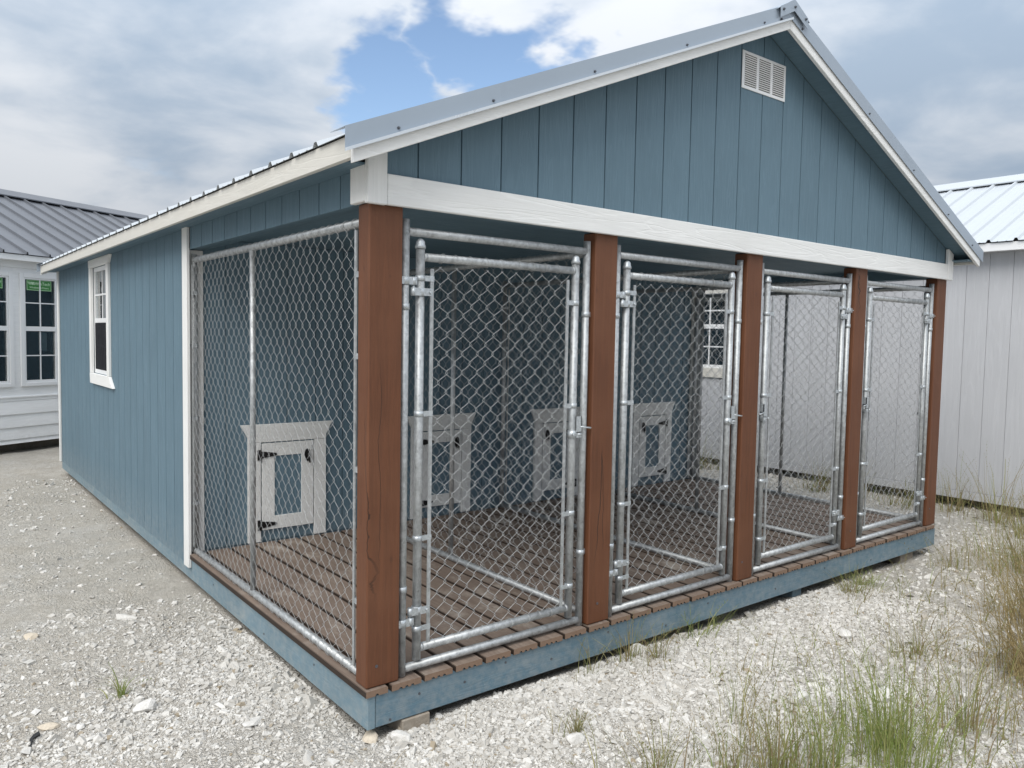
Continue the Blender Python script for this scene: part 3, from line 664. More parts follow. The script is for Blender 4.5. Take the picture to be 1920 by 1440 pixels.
# ------------------------------------------------------------------ chain link
A_ = .0393
def chain(s0, s1, z0, z1, P0, U, Nn, r=.00092, name='chain_link_mesh'):
    """fabric in the plane through P0 with horizontal unit U and normal Nn"""
    U = np.array(U, float); Nn = np.array(Nn, float); P0 = np.array(P0, float); Zv = np.array((0, 0, 1.))
    nw = int(round((s1-s0)/A_)); a = (s1-s0)/nw; nz = int((z1-z0)/A_); az = (z1-z0)/nz
    V = []; Fc = []; base = 0; e = .0058
    for k in range(nw):
        j = np.arange(nz+1); hi = (j+k) % 2 == 1
        sn = s0+k*a+np.where(hi, a+e, -e); zn = z0+j*az
        s = []; z = []; d = []
        for i in range(nz+1):
            s.append(sn[i]); z.append(zn[i]); d.append(0)
            if i < nz:
                sg = 1 if hi[i+1] else -1
                for t in (.14, .5, .86): s.append(sn[i]+(sn[i+1]-sn[i])*t); z.append(zn[i]+az*(t+(.05 if t < .3 else -.05 if t > .7 else 0))); d.append(sg*.0044)
        s = np.array(s)+rng.normal(0, .0005, len(s)); z = np.array(z)+rng.normal(0, .0006, len(s)); d = np.array(d)+.005*np.sin(s*4.1+1.3)*np.sin(z*3.3)+.003*np.sin(s*11+z*7); s = s+.004*np.sin(z*5.1+s*2.3); z = z-.005*np.sin(s*3.7)*np.sin(z*2.1)
        c = P0+np.outer(s, U)+np.outer(z, Zv)+np.outer(d, Nn)
        t = np.gradient(c, axis=0); t /= np.linalg.norm(t, axis=1)[:, None]; bn = np.cross(t, Nn); bn /= np.linalg.norm(bn, axis=1)[:, None]; nn = np.cross(bn, t)
        ring = np.stack([c+r*nn, c+r*bn, c-r*nn, c-r*bn], 1); n = len(c); V.append(ring.reshape(-1, 3))
        i = np.arange(n-1)[:, None]*4; q = np.arange(4)[None]; Fc.append((np.stack([i+q, i+(q+1) % 4, i+4+(q+1) % 4, i+4+q], -1).reshape(-1, 4))+base); base += n*4
    V = np.concatenate(V); Fc = np.concatenate(Fc); c = (V.min(0)+V.max(0))/2
    return np_mesh(name, V-c, Fc, M['wire'], True), c
def ties(mb, p0, p1, step, R_=.0205, r=.0012, jit=.012, tail=None):
    p0 = Vector(p0); p1 = Vector(p1); u = (p1-p0).normalized(); Ln = (p1-p0).length; a = u.orthogonal().normalized(); b = u.cross(a); t = step*.4
    while t < Ln:
        c = p0+u*(t+random.uniform(-jit, jit)); tl = random.uniform(-.35, .35)
        pts = [c+(a*math.cos(q)+b*math.sin(q))*R_+u*(R_*tl*math.sin(q)) for q in [2*math.pi*k/10 for k in range(10)]]
        mb.tube(pts, r, 4, closed=True); t += step
def wrap(mb, c, R_, h, n=16, thick=.002):       # band round an upright tube
    c = Vector(c); mb.tube([c-Vector((0, 0, h/2)), c+Vector((0, 0, h/2))], R_+thick, n)
TR = .0172
def make_panel(name, label, x, y0, y1, top, mid, out, group=None):
    """fixed chain link panel standing in the plane x = const; fabric on side `out`"""
    t = thing(name, label, 'fence', (x, (y0+y1)/2, 0), 0, group)
    for y in (y0, y1): build(MB().tube([(x, y, .002), (x, y, top+.035)], TR, 14), 'upright', M['galv'], t)
    build(MB().tube([(x, mid, .036), (x, mid, top-.015)], TR*.85, 12), 'middle_upright', M['galv'], t)
    build(MB().tube([(x, y0+.012, top), (x, y1-.012, top)], TR, 14), 'top_rail', M['galv'], t)
    build(MB().tube([(x, y0+.012, .021), (x, y1-.012, .021)], TR, 14), 'bottom_rail', M['galv'], t)
    xf = x+out*(TR+.0035)
    me, c = chain(y0+.028, y1-.028, .012, top-.004, (xf, 0, 0), (0, 1, 0), (1, 0, 0)); link('chain_link_mesh', me, t, Vector(c)-t.location, kind='stuff')
    mb = MB(); ties(mb, (x+out*.002, y0+.03, top), (x+out*.002, y1-.03, top), .0786); ties(mb, (x+out*.002, y0+.03, .021), (x+out*.002, y1-.03, .021), .0786)
    build(mb, 'tie_wires', M['wire'], t, kind='stuff', fix=False)
    for y, sg in ((y0, 1), (y1, -1)):
        yb = y+sg*.026
        build(MB().box(xf-.003, xf+.003, yb-.008, yb+.008, .05, top-.03), 'tension_bar', M['galv'], t)
        for z in (.32, .85, 1.3, 1.62):
            mb = MB(); wrap(mb, (x, y, z), TR, .022); mb.box(min(x, xf)-.002, max(x, xf)+.005, min(y, yb)-.002, max(y, yb)+.009, z-.011, z+.011); build(mb, 'tension_band', M['fitting'], t)
    return t
make_panel('chain_link_fence', 'chain link side fence closing the left end of the porch, nearest the camera', .030, .114, 2.335, 1.822, 1.335, -1)
make_panel('chain_link_fence', 'chain link divider inside the porch behind the second brown post', pxs[1]+PW/2-.004, .125, 2.335, 1.800, 1.30, 1)
make_panel('chain_link_fence', 'chain link divider inside the porch behind the middle brown post', pxs[2]+PW/2-.004, .125, 2.335, 1.800, 1.30, 1)
make_panel('chain_link_fence', 'chain link divider inside the porch behind the fourth brown post', pxs[3]+PW/2-.004, .125, 2.335, 1.800, 1.30, 1)
make_panel('chain_link_fence', 'chain link side fence closing the far right end of the porch, before the grey wall', W-.040, .125, 2.335, 1.822, 1.335, 1)

# gates
gcache = {}
def make_gate(i, hinge, label):
    xa = pxs[i]+PW; xb = pxs[i+1]; cx = (xa+xb)/2; y = .038
    key = hinge; t = thing('chain_link_gate', label, 'gate', (cx, y, 0), 0, 'chain link gates between the brown posts')
    H = (xb-xa)/2; jx = H-.028; lx = jx-.070           # half widths
    def put(name, fn, mat, parent=t, kind=None):
        k = (name, key, fn.__name__)
        mb = MB(); fn(mb)
        if kind is None and k in gcache: me, c = gcache[k]
        else:
            a = np.array(mb.v); c = (a.min(0)+a.max(0))/2; me = mb.mesh(name, [mat], tuple(c), 0, kind is None); gcache[k] = (me, c)
        off = Vector(c); p = parent
        while p is not t: off -= p.location; p = p.parent
        return link(name, me, parent, off, kind=kind)
    s = 1 if hinge == 'left' else -1                    # hinge on -x side when s = 1
    def jl(mb): mb.tube([(-jx, 0, .002), (-jx, 0, 1.842)], TR, 16)
    def jr(mb): mb.tube([(jx, 0, .002), (jx, 0, 1.842)], TR, 16)
    def rt_(mb): mb.tube([(-jx+.012, 0, 1.795), (jx-.012, 0, 1.795)], TR, 16); wrap
    def rb_(mb): mb.tube([(-jx+.012, 0, .030), (jx-.012, 0, .030)], TR, 16)
    put('jamb', jl, M['galv']); put('jamb', jr, M['galv']); put('frame_rail', rt_, M['galv']); put('frame_rail', rb_, M['galv'])
    def leaf(mb):
        for sx in (-1, 1):
            mb.tube([(sx*lx, 0, .055), (sx*lx, 0, 1.735)], TR*1.06, 16)
        mb.tube([(-lx+.012, 0, 1.70), (lx-.012, 0, 1.70)], TR, 16); mb.tube([(-lx+.012, 0, .102), (lx-.012, 0, .102)], TR, 16)
        for sx in (-1, 1):
            for zz in (1.70, .102): mb.tube([(sx*(lx-.015), 0, zz), (sx*(lx-.026), 0, zz)], [TR*1.12, TR*1.02], 14)
    lf = put('gate_leaf', leaf, M['galv'])
    def capf(sx):
        def f(mb): mb.tube([(sx*lx, 0, 1.732), (sx*lx, 0, 1.744), (sx*lx, 0, 1.749), (sx*lx, 0, 1.760), (sx*lx, 0, 1.768), (sx*lx, 0, 1.772)], [.0215, .0215, .0185, .0175, .012, .004], 16)
        f.__name__ = 'cap%d' % sx; return f
    for sx in (-1, 1): put('post_cap', capf(sx), M['fitting'], lf)
    k = ('chain', 'all')
    if k not in gcache: gcache[k] = chain(-lx+.052, lx-.052, .115, 1.668, (0, -.004, 0), (1, 0, 0), (0, 1, 0), r=.00115)
    me, c = gcache[k]; link('chain_link_mesh', me, lf, Vector(c)-lf.location, kind='stuff')
    def tie(mb): ties(mb, (-lx+.06, 0, 1.700), (lx-.05, 0, 1.700), .080); ties(mb, (-lx+.06, 0, .102), (lx-.05, 0, .102), .080)
    put('tie_wires', tie, M['wire'], lf, 'stuff')
    def bar(sx):
        def f(mb): mb.box(sx*(lx-.052)-.0075, sx*(lx-.052)+.0075, -.009, -.003, .112, 1.655)
        f.__name__ = 'bar%d' % sx; return f
    for sx in (-1, 1): put('tension_bar', bar(sx), M['galv'], lf)
    def band(sx, z):
        def f(mb):
            wrap(mb, (sx*lx, 0, z), TR*1.06, .022); a, b = sorted((sx*(lx-.012), sx*(lx-.060))); mb.box(a, b, -.0115, -.0092, z-.011, z+.011)
            mb.tube([(sx*(lx-.056), -.013, z), (sx*(lx-.056), .004, z)], .004, 6)
        f.__name__ = 'band%d_%d' % (sx, int(z*100)); return f
    for sx in (-1, 1):
        for z in ((1.615, 1.07, .56, .185) if sx == -s else (1.55, 1.07, .56, .21)): put('tension_band', band(sx, z), M['fitting'], lf)
    # hinges: a strap with bolt and pin on the jamb, a collar with eye on the leaf
    hx, hl = -s*jx, -s*lx; mid = (hx+hl)/2
    def hng(z, upn):
        def f(mb):
            wrap(mb, (hx, 0, z), TR, .030, thick=.003); a, b = sorted((hx-s*.045, mid+s*.012)); mb.box(a, b, -.0165, -.0125, z-.015, z+.015)
            mb.tube([(hx-s*.034, -.016, z), (hx-s*.034, -.026, z)], .007, 8); mb.tube([(mid, -.008, z-.018*upn), (mid, -.008, z-.050*upn)], .006, 10)
            mb.tube([(mid, -.008, z-.016), (mid, -.008, z+.016)], .0115, 12)
        f.__name__ = 'hinge%d' % int(z*100); return f
    def eye(z):
        def f(mb):
            wrap(mb, (hl, 0, z), TR*1.06, .032, thick=.0035); mb.tube([(mid, -.008, z-.016), (mid, -.008, z+.016)], .0115, 12)
            a, b = sorted((mid, hl+s*.048)); mb.box(a, b, -.0205, -.0165, z-.015, z+.015)
            mb.tube([(hl+s*.036, -.020, z), (hl+s*.036, -.030, z)], .007, 8)
        f.__name__ = 'eye%d' % int(z*100); return f
    put('hinge', hng(1.602, 1), M['fitting']); put('hinge_collar', eye(1.560), M['fitting'], lf)
    put('hinge', hng(.222, -1), M['fitting']); put('hinge_collar', eye(.262), M['fitting'], lf)
    def clamp(sx, z):
        def f(mb): wrap(mb, (sx*jx, 0, z), TR, .024, thick=.0025); a, b = sorted((sx*jx, sx*(jx+.03))); mb.box(a, b, -.004, .004, z-.012, z+.012)
        f.__name__ = 'clamp%d_%d' % (sx, int(z*100)); return f
    for sx in (-1, 1):
        for z in (1.50, .36): put('jamb_clamp', clamp(sx, z), M['fitting'])
    # fork latch on the free side
    fx = s*lx; 
    def latch(mb):
        z = .965; wrap(mb, (fx, 0, z-.03), TR*1.06, .036, thick=.004)
        a, b = sorted((fx+s*.004, fx+s*.034)); mb.box(a, b, -.029, -.024, z-.022, z+.055); mb.box(a, b, -.029, -.016, z-.045, z-.018)
        mb.box(fx+(s*.03 if s > 0 else s*.034), fx+(s*.034 if s > 0 else s*.03), -.029, .0, z+.01, z+.055)
        mb.tube([(fx-s*.014, -.024, z-.03), (fx-s*.014, -.033, z-.03)], .0075, 8); mb.tube([(fx+s*.012, -.024, z-.03), (fx+s*.030, -.033, z-.03)], .0055, 8)
        mb.tube([(fx+s*.028, -.026, z+.006), (fx+s*.06, -.033, z+.001), (fx+s*.088, -.036, z-.002)], .0042, 8)
    put('latch', latch, M['fitting'])
    return t
make_gate(0, 'left', 'chain link gate beside the nearest brown corner post, hinged on its left')
make_gate(1, 'left', 'chain link gate second from the near corner post, latch arm touching the middle post')
make_gate(2, 'right', 'chain link gate between the middle and fourth brown posts, hinged on its right')
make_gate(3, 'right', 'chain link gate farthest from the camera, beside the far right brown post')

# ------------------------------------------------------------------ neighbour on the right: grey shed
XR = 6.82; RY0, RY1 = -6.2, 9.4
B = thing('grey_shed', 'pale grey shed with a white ribbed metal roof standing right of the kennel', 'building', (XR+2, 1.6, GZ))
HY0, HY1, HZ0, HZ1 = 3.42, 4.62, 1.04, 1.99
def grey():
    ys = [RY0]+[.241+.2045*k for k in range(-40, 50) if RY0+.03 < .241+.2045*k < RY1-.03]+[RY1]
    for a, b in zip(ys, ys[1:]):
        A, Bq = a+.002, b-.002; mb = MB()
        if Bq <= HY0 or A >= HY1: mb.box(XR, XR+.011, A, Bq, -.045, 2.275)
        else:
            part('siding_board', M['grey_siding'], (XR, XR+.011, A, Bq, -.045, HZ0), parent=B); part('siding_board', M['grey_siding'], (XR, XR+.011, A, Bq, HZ1, 2.275), parent=B)
            if A < HY0-.01: part('siding_board', M['grey_siding'], (XR, XR+.011, A, HY0, HZ0+.0005, HZ1-.0005), parent=B)
            if Bq > HY1+.01: part('siding_board', M['grey_siding'], (XR, XR+.011, HY1, Bq, HZ0+.0005, HZ1-.0005), parent=B)
            continue
        build(mb, 'siding_board', M['grey_siding'], B, fix=False)
grey()
RXC = 8.66; ZE, SR = 2.36, .46
def zr(x): return ZE+SR*(abs(RXC-XR+.17)-abs(x-RXC))
part('wall_backing', M['grey_siding'], (XR+.007, XR+.08, RY0+.02, HY0, -.1, 2.27), (XR+.007, XR+.08, HY1, RY1-.02, -.1, 2.27), (XR+.007, XR+.08, HY0, HY1, -.1, HZ0), (XR+.007, XR+.08, HY0, HY1, HZ1, 2.27), parent=B)
part('rim_board', M['grey_siding'], (XR-.006, XR+.005, RY0, RY1, -.125, -.050), bevel=.002, parent=B)
part('skid', M['cut_wood'], (XR+.25, XR+.35, RY0+.1, RY1-.1, -.24, -.101), (XR+3, XR+3.1, RY0+.1, RY1-.1, -.24, -.101), parent=B)
for yy in (RY0+.01, RY1-.06):
    mb = MB().prism([(XR+.09, -.1), (2*RXC-XR-.09, -.1), (2*RXC-XR-.09, 2.27), (RXC, zr(RXC)-.12), (XR+.09, 2.27)], 1, yy, yy+.05); build(mb, 'end_wall', M['grey_siding'], B)
part('wall_backing', M['grey_siding'], (2*RXC-XR-.08, 2*RXC-XR, RY0, RY1, -.1, 2.27), parent=B)
part('fascia', M['vinyl'], (XR-.17, XR-.15, RY0-.1, RY1+.1, 2.268, 2.345), bevel=.002, parent=B)
part('eave_soffit', M['vinyl'], (XR-.149, XR-.0015, RY0-.1, RY1+.1, 2.276, 2.286), parent=B)
def ribroof(parent, s, xr, x_e, zf, y0, y1, mat, rib=.2286, ph=0, rh=.019, local=False, width=4, name='roof_panel'):
    ribs = [y0+ph+rib*k for k in range(int((y1-y0)/rib)+1)]
    cuts = [y0]+[r-rib*.25 for i, r in enumerate(ribs) if i % width == 0 and r-rib*.25 > y0+.1]+[y1]
    for ya, yb in zip(cuts, cuts[1:]):
        prof = [(ya+.0005, 0)]
        for r_ in ribs:
            if ya+.028 < r_ < yb-.028: prof += [(r_-.022, 0), (r_-.010, rh), (r_+.010, rh), (r_+.022, 0)]
            for q in (rib*.333, rib*.667):
                if ya+.028 < r_+q < yb-.028: prof += [(r_+q-.009, 0), (r_+q, rh*.16), (r_+q+.009, 0)]
        prof.append((yb-.0005, 0)); prof.sort(key=lambda q: q[0]); n = len(prof); mb = MB()
        for xx in (xr, x_e):
            for off in (.002, 0):
                for yy, h in prof: mb.v.append((xx, yy, zf(xx)+off+h))
        fs = []
        q = lambda i, j: i*n+j
        for j in range(n-1): fs += [(q(0, j), q(0, j+1), q(2, j+1), q(2, j)), (q(1, j), q(3, j), q(3, j+1), q(1, j+1)), (q(2, j), q(2, j+1), q(3, j+1), q(3, j))]
        mb.addf(fs); build(mb, name, mat, parent, local=local, fix=False)
ribroof(B, 1, RXC, XR-.19, lambda x: zr(x), RY0-.12, RY1+.12, M['white_metal'], .2286, .09, .024)
ribroof(B, 1, RXC, 2*RXC-XR+.19, lambda x: zr(x), RY0-.12, RY1+.12, M['white_metal'], .2286, .09, .024)
mb = MB(); zc = zr(RXC)
tp = [(RXC-.19, zr(RXC-.19)+.027), (RXC-.19, zr(RXC-.19)+.040), (RXC-.02, zc+.052), (RXC+.02, zc+.052), (RXC+.19, zr(RXC+.19)+.040), (RXC+.19, zr(RXC+.19)+.027), (RXC, zc+.040)]
mb.prism(tp, 1, RY0-.13, RY1+.13); build(mb, 'ridge_cap', M['white_metal'], B)
for d in (.25, .75, 1.3, 1.85):
    for k in range(16):
        if (k % 2) == 0 or d in (.25, 1.85):
            yy = -1.0+.2286*k+.05; xx = RXC-d; z = zr(xx)+.004
            link('screw', bpy.data.meshes.get('roof_screw') or MB().tube([(0, 0, 0), (0, 0, .006)], .006, 6, smooth=False).mesh('roof_screw', [M['fitting']]), B, Vector((xx, yy, z))-B.location)
# window of the grey shed
fr = part('window', M['vinyl'], (XR-.002, XR+.05, HY0, HY0+.04, HZ0, HZ1), (XR-.002, XR+.05, HY1-.04, HY1, HZ0, HZ1), (XR-.002, XR+.05, HY0+.04, HY1-.04, HZ0, HZ0+.04), (XR-.002, XR+.05, HY0+.04, HY1-.04, HZ1-.04, HZ1), parent=B)
part('meeting_rail', M['vinyl'], (XR, XR+.045, HY0+.041, HY1-.041, 1.545, 1.60), parent=fr)
for a, b in ((HZ0+.041, 1.544), (1.601, HZ1-.041)):
    part('glass_pane', M['glass'], (XR+.02, XR+.024, HY0+.041, HY1-.041, a, b), parent=fr)
    for yy in (3.72, 4.02, 4.32): part('muntin', M['vinyl'], (XR+.010, XR+.018, yy-.009, yy+.009, a, b), parent=fr)
    part('muntin', M['vinyl'], (XR+.008, XR+.0095, HY0+.041, HY1-.041, (a+b)/2-.009, (a+b)/2+.009), parent=fr)
for mt, bx in (('white_y', (XR-.024, XR-.0025, HY0-.11, HY1+.11, HZ1+.001, HZ1+.085)), ('white_y', (XR-.024, XR-.0025, HY0-.11, HY1+.11, HZ0-.12, HZ0-.001)), ('white_z', (XR-.022, XR-.003, HY0-.09, HY0-.0005, HZ0, HZ1)), ('white_z', (XR-.022, XR-.003, HY1+.0005, HY1+.09, HZ0, HZ1))):
    part('window_trim', M[mt], bx, parent=B)
part('room_lining', M['room'], (XR+1.2, XR+1.21, 2.6, 5.4, .3, 2.2), (XR+.09, XR+1.2, 2.6, 2.61, .3, 2.2), (XR+.09, XR+1.2, 5.39, 5.4, .3, 2.2), (XR+.09, XR+1.2, 2.6, 5.4, .29, .3), (XR+.09, XR+1.2, 2.6, 5.4, 2.2, 2.21), parent=B)

# ------------------------------------------------------------------ neighbour on the left: white house with bay windows
ang = math.atan2(.475, .88)
Hs = thing('white_house', 'white lap sided cabin with grey metal roof and grid windows behind the kennel', 'building', (-.433, 9.0, GZ), ang)
g0 = -GZ     # local z of world 0
def lp(name, mat, *boxes, bevel=0, parent=None, label=None):
    mb = MB()
    for b in boxes: mb.box(b[0], b[1], b[2], b[3], b[4]+g0, b[5]+g0)
    return build(mb, name, mat, parent or Hs, bevel, label, local=True)
U0, U1, DP = -9.5, 6.5, 4.6
wins = [(-3.15+0.0, -2.58), (-2.20, -1.63), (-1.25, -.68), (-.30-.10, .168), (.345, .915), (1.30, 1.87), (2.3, 2.87)]
wins = [(.345-.653*k, .800-.653*k) for k in range(9, -5, -1)]; WI = 9
wins = [(a, b) for a, b in wins]
wz0, wz1 = .688, 2.045
lp('wall', M['white_lap'], *([(U0, wins[0][0], .012, .1, -.085, 2.28)]+[(a[1], b[0], .012, .1, -.085, 2.28) for a, b in zip(wins, wins[1:])]+[(wins[-1][1], U1, .012, .1, -.085, 2.28)]+[(a, b, .012, .1, -.085, wz0) for a, b in wins]+[(a, b, .012, .1, wz1, 2.28) for a, b in wins]))
# lap boards under the windows
z = -.08; hs = [(-.085, -.030), (-.028, .122), (.124, .289), (.291, .456)]
for a, b in hs:
    mb = MB().prism([(-.016, a+g0), (-.002, b+g0), (.0115, b+g0), (.0115, a+g0)], 0, U0, U1)
    mb.v = [(x_, y_, z_) for x_, y_, z_ in mb.v]; build(mb, 'lap_board', M['white_lap'], Hs, local=True)
lp('sill_board', M['white_lap'], (U0, U1, -.006, .0115, .458, .520), (U0, U1, -.016, -.0065, .500, .520), bevel=.002)
lp('frieze_board', M['white_lap'], (U0, U1, -.006, .0115, 2.16, 2.275), bevel=.002)
for i, (a, b) in enumerate(wins):
    for bx in ((a-.052, a-.002, -.012, .0115, wz0-.045, wz1+.058), (b+.002, b+.052, -.012, .0115, wz0-.045, wz1+.058), (a-.0015, b+.0015, -.012, .0115, wz1+.0005, wz1+.058), (a-.0015, b+.0015, -.014, .0115, wz0-.045, wz0-.0005)): lp('window_trim', M['vinyl'], bx, bevel=.002)
    fr = lp('window', M['vinyl'], (a, a+.022, .0, .05, wz0, wz1), (b-.022, b, .0, .05, wz0, wz1), (a+.022, b-.022, .0, .05, wz0, wz0+.03), (a+.022, b-.022, .0, .05, wz1-.02, wz1), (a+.022, b-.022, .003, .045, 1.358, 1.418))
    for (p, q, dy) in ((wz0+.031, 1.357, .024), (1.419, wz1-.021, .014)):
        lp('glass_pane', M['glass'], (a+.0225, b-.0225, dy, dy+.003, p, q), parent=fr)
        xm = (a+b)/2; zm = (p+q)/2
        lp('muntin', M['vinyl'], (xm-.007, xm+.007, dy-.009, dy-.001, p, q), (a+.0225, xm-.0075, dy-.009, dy-.001, zm-.007, zm+.007), (xm+.0075, b-.0225, dy-.009, dy-.001, zm-.007, zm+.007), parent=fr)
    if i in (WI-1, WI, WI+1):
        st = lp('window_sticker', M['sticker'], (a+.065, a+.405, .0045, .0055, 1.862+.02, 2.022), parent=fr) if False else None
        sx0, sx1, sz0, sz1 = a+.050, a+.392, 1.885, 2.023
        st = lp('window_sticker', M['sticker'], (sx0, sx1, .0131, .0137, sz0, sz1), parent=fr)
        st.location.y -= 0
        mb = MB()
        for bx in ((sx0+.004, sx1-.004, sz0+.004, sz0+.008), (sx0+.004, sx1-.004, sz1-.008, sz1-.004), (sx0+.004, sx0+.008, sz0+.008, sz1-.008), (sx1-.008, sx1-.004, sz0+.008, sz1-.008), (sx0+.012, sx0+.105, sz0+.102, sz0+.108), (sx0+.02, sx0+.105, sz0+.090, sz0+.096), (sx0+.03, sx0+.105, sz0+.078, sz0+.084)):
            mb.box(bx[0], bx[1], .0124, .0129, bx[2]+g0, bx[3]+g0)
        build(mb, 'sticker_border', M['print'], fr, local=True)
        for txt, size, tx, tz in (('ViWinTech', .056, sx0+.065, sz0+.072), ('Windows & Doors', .034, sx0+.040, sz0+.028)):
            cu = bpy.data.curves.new('lettering', 'FONT'); cu.body = txt; cu.size = size; cu.extrude = .0002
            to = bpy.data.objects.new('lettering', cu); C.objects.link(to); dg = bpy.context.evaluated_depsgraph_get()
            me = bpy.data.meshes.new_from_object(to.evaluated_get(dg)); bpy.data.objects.remove(to)
            me.materials.clear(); me.materials.append(M['print'])
            p = fr.location; link('lettering', me, fr, Vector((tx, .0120, tz+g0))-p, (R(90), 0, 0))
    if i == WI: lp('paper_notice', M['paper'], (a+.235, a+.35, .060, .061, 1.10, 1.34), parent=fr)
lp('fascia', M['white_lap'], (U0-.3, U1+.3, -.13, -.11, 2.245, 2.318), bevel=.002)
lp('eave_soffit', M['white_lap'], (U0-.3, U1+.3, -.109, .011, 2.262, 2.272))
RD = 2.3; ZL = 2.325; ZRid = 3.455
sl2 = (ZRid-ZL)/(RD+.15)
def zh(y): return g0+ZL+sl2*((RD+.15)-abs(y-RD))
def ribroof_l(y_r, y_e, x0, x1, rib, rh, mat):
    ribs = [x0+.04+rib*k for k in range(int((x1-x0)/rib))]
    cuts = [x0]+[r_-rib*.2 for i, r_ in enumerate(ribs) if i % 4 == 0 and i]+[x1]
    for xa, xb in zip(cuts, cuts[1:]):
        prof = [(xa+.0005, 0)]
        for r_ in ribs:
            if xa+.02 < r_ < xb-.02: prof += [(r_-.012, 0), (r_-.007, rh), (r_+.007, rh), (r_+.012, 0)]
        prof.append((xb-.0005, 0)); n = len(prof); mb = MB()
        for yy in (y_r, y_e):
            for off in (.002, 0):
                for xx, h in prof: mb.v.append((xx, yy, zh(yy)+off+h))
        q = lambda i, j: i*n+j; fs = []
        for j in range(n-1): fs += [(q(0, j), q(0, j+1), q(2, j+1), q(2, j)), (q(1, j), q(3, j), q(3, j+1), q(1, j+1)), (q(2, j), q(2, j+1), q(3, j+1), q(3, j))]
        mb.addf(fs); build(mb, 'roof_panel', mat, Hs, local=True, fix=False)
ribroof_l(RD, -.15, U0-.3, U1+.3, .305, .034, M['grey_metal']); ribroof_l(RD, 2*RD+.15, U0-.3, U1+.3, .305, .034, M['grey_metal'])
zc = zh(RD)
tp = [(RD-.20, zh(RD-.20)+.038), (RD-.20, zh(RD-.20)+.054), (RD, zc+.072), (RD+.20, zh(RD+.20)+.054), (RD+.20, zh(RD+.20)+.038), (RD, zc+.052)]
build(MB().prism(tp, 0, U0-.32, U1+.32), 'ridge_cap', M['grey_metal'], Hs, local=True)
for xx in (U0, U1-.06):
    mb = MB().prism([(.11, g0-.085), (2*RD-.1, g0-.085), (2*RD-.1, g0+2.27), (RD, zc-.05), (.11, g0+2.27)], 0, xx, xx+.06); build(mb, 'end_wall', M['white_lap'], Hs, local=True)
lp('back_wall', M['white_lap'], (U0, U1, 2*RD-.1, 2*RD, -.085, 2.27))
lp('skid', M['cut_wood'], (U0+.3, U1-.3, .30, .40, -.24, -.086), (U0+.3, U1-.3, 3.9, 4.0, -.24, -.086))
lp('room_lining', M['room'], (U0+.1, U1-.1, 2.2, 2.21, -.08, 2.25), (U0+.1, U1-.1, .11, 2.2, -.084, -.06))
lp('room_ceiling', M['room'], (U0+.1, U1-.1, .11, 2.2, 2.24, 2.25))

# ------------------------------------------------------------------ blocks under the porch
def block(x0, x1, y0, y1, z0, z1, label, mat, cat='block', two=False):
    o = build(MB().box(x0, x1, y0, y1, z0, z1), 'support_block', mat, None, .004); return tag(o, label, cat, 'support blocks under the porch')
block(.155, .285, -.006, .30, -.238, -.1645, 'weathered timber block under the near left corner of the porch', M['cut_wood'])
block(3.02, 3.12, .05, .35, -.25, -.1645, 'pale timber block under the middle of the front rim, behind a grass clump', M['rim_x'])
block(4.42, 4.62, .04, .30, -.25, -.1645, 'grey block under the far right end of the front rim', M['cut_wood'])
block(1.62, 1.74, .16, .45, -.25, -.1645, 'shaded timber block set back under the second gate', M['cut_wood'])

# ------------------------------------------------------------------ gravel
def rocks_mesh(pts, size, flatness, name, mat):
    n = len(pts)
    cube = np.array([(-1, -1, -1), (1, -1, -1), (1, 1, -1), (-1, 1, -1), (-1, -1, 1), (1, -1, 1), (1, 1, 1), (-1, 1, 1)], float)*.5
    fc = np.array([(0, 3, 2), (0, 2, 1), (4, 5, 6), (4, 6, 7), (0, 1, 5), (0, 5, 4), (1, 2, 6), (1, 6, 5), (2, 3, 7), (2, 7, 6), (3, 0, 4), (3, 4, 7)])
    V = np.repeat(cube[None], n, 0); V = V+rng.uniform(-.24, .24, V.shape); V[:, 4:, :2] *= rng.uniform(.45, .95, (n, 1, 2))
    sc = np.stack([rng.uniform(.8, 1.5, n), rng.uniform(.6, 1.0, n), rng.uniform(.35, .75, n)*flatness], -1)*size[:, None]
    V = V*sc[:, None, :]
    a = rng.uniform(0, 2*np.pi, n); t = rng.normal(0, .35, n); t2 = rng.normal(0, .35, n)
    def rot(V, ang, i, j):
        c, s_ = np.cos(ang)[:, None], np.sin(ang)[:, None]; vi, vj = V[..., i].copy(), V[..., j].copy(); V[..., i] = c*vi-s_*vj; V[..., j] = s_*vi+c*vj
    rot(V, t, 0, 2); rot(V, t2, 1, 2); rot(V, a, 0, 1)
    V = V+pts[:, None, :]; F = (fc[None]+np.arange(n)[:, None, None]*8).reshape(-1, 3)
    return np_mesh(name, V.reshape(-1, 3), F, mat, False)
def scatter(n, x0, x1, y0, y1, dens):
    x = rng.uniform(x0, x1, n); y = rng.uniform(y0, y1, n)
    ok = rng.random(n) < dens(x, y); ok &= ~((x > .015) & (x < W-.02) & (y > .02) & (y < L))
    # keep what the lens (and a step aside) can see
    dx = x-CAM[0]; dy = y-CAM[1]; z = dx*fw.x+dy*fw.y; lat = dx*rt.x+dy*rt.y
    ok &= (z > 1.3) & (np.abs(lat) < z*.85+.8)
    return x[ok], y[ok]
def dens(x, y):
    d = .16+.95*np.clip((vnoise(x, y, 1.7, 5)-.38)*3, 0, 1)*(.4+.8*vnoise(x, y, 6, 6)); d = d*(1-.62*dirtmap(x, y))+.05
    d = d+.5*np.exp(-((y+.28)/.30)**2)*((x > .0) & (x < 3.4)); return np.clip(d, 0, 1)
V_ = []
x, y = scatter(420000, -2.4, 3.6, -2.0, 2.2, dens); s_ = np.clip(rng.lognormal(-4.82, .50, len(x)), .005, .04)
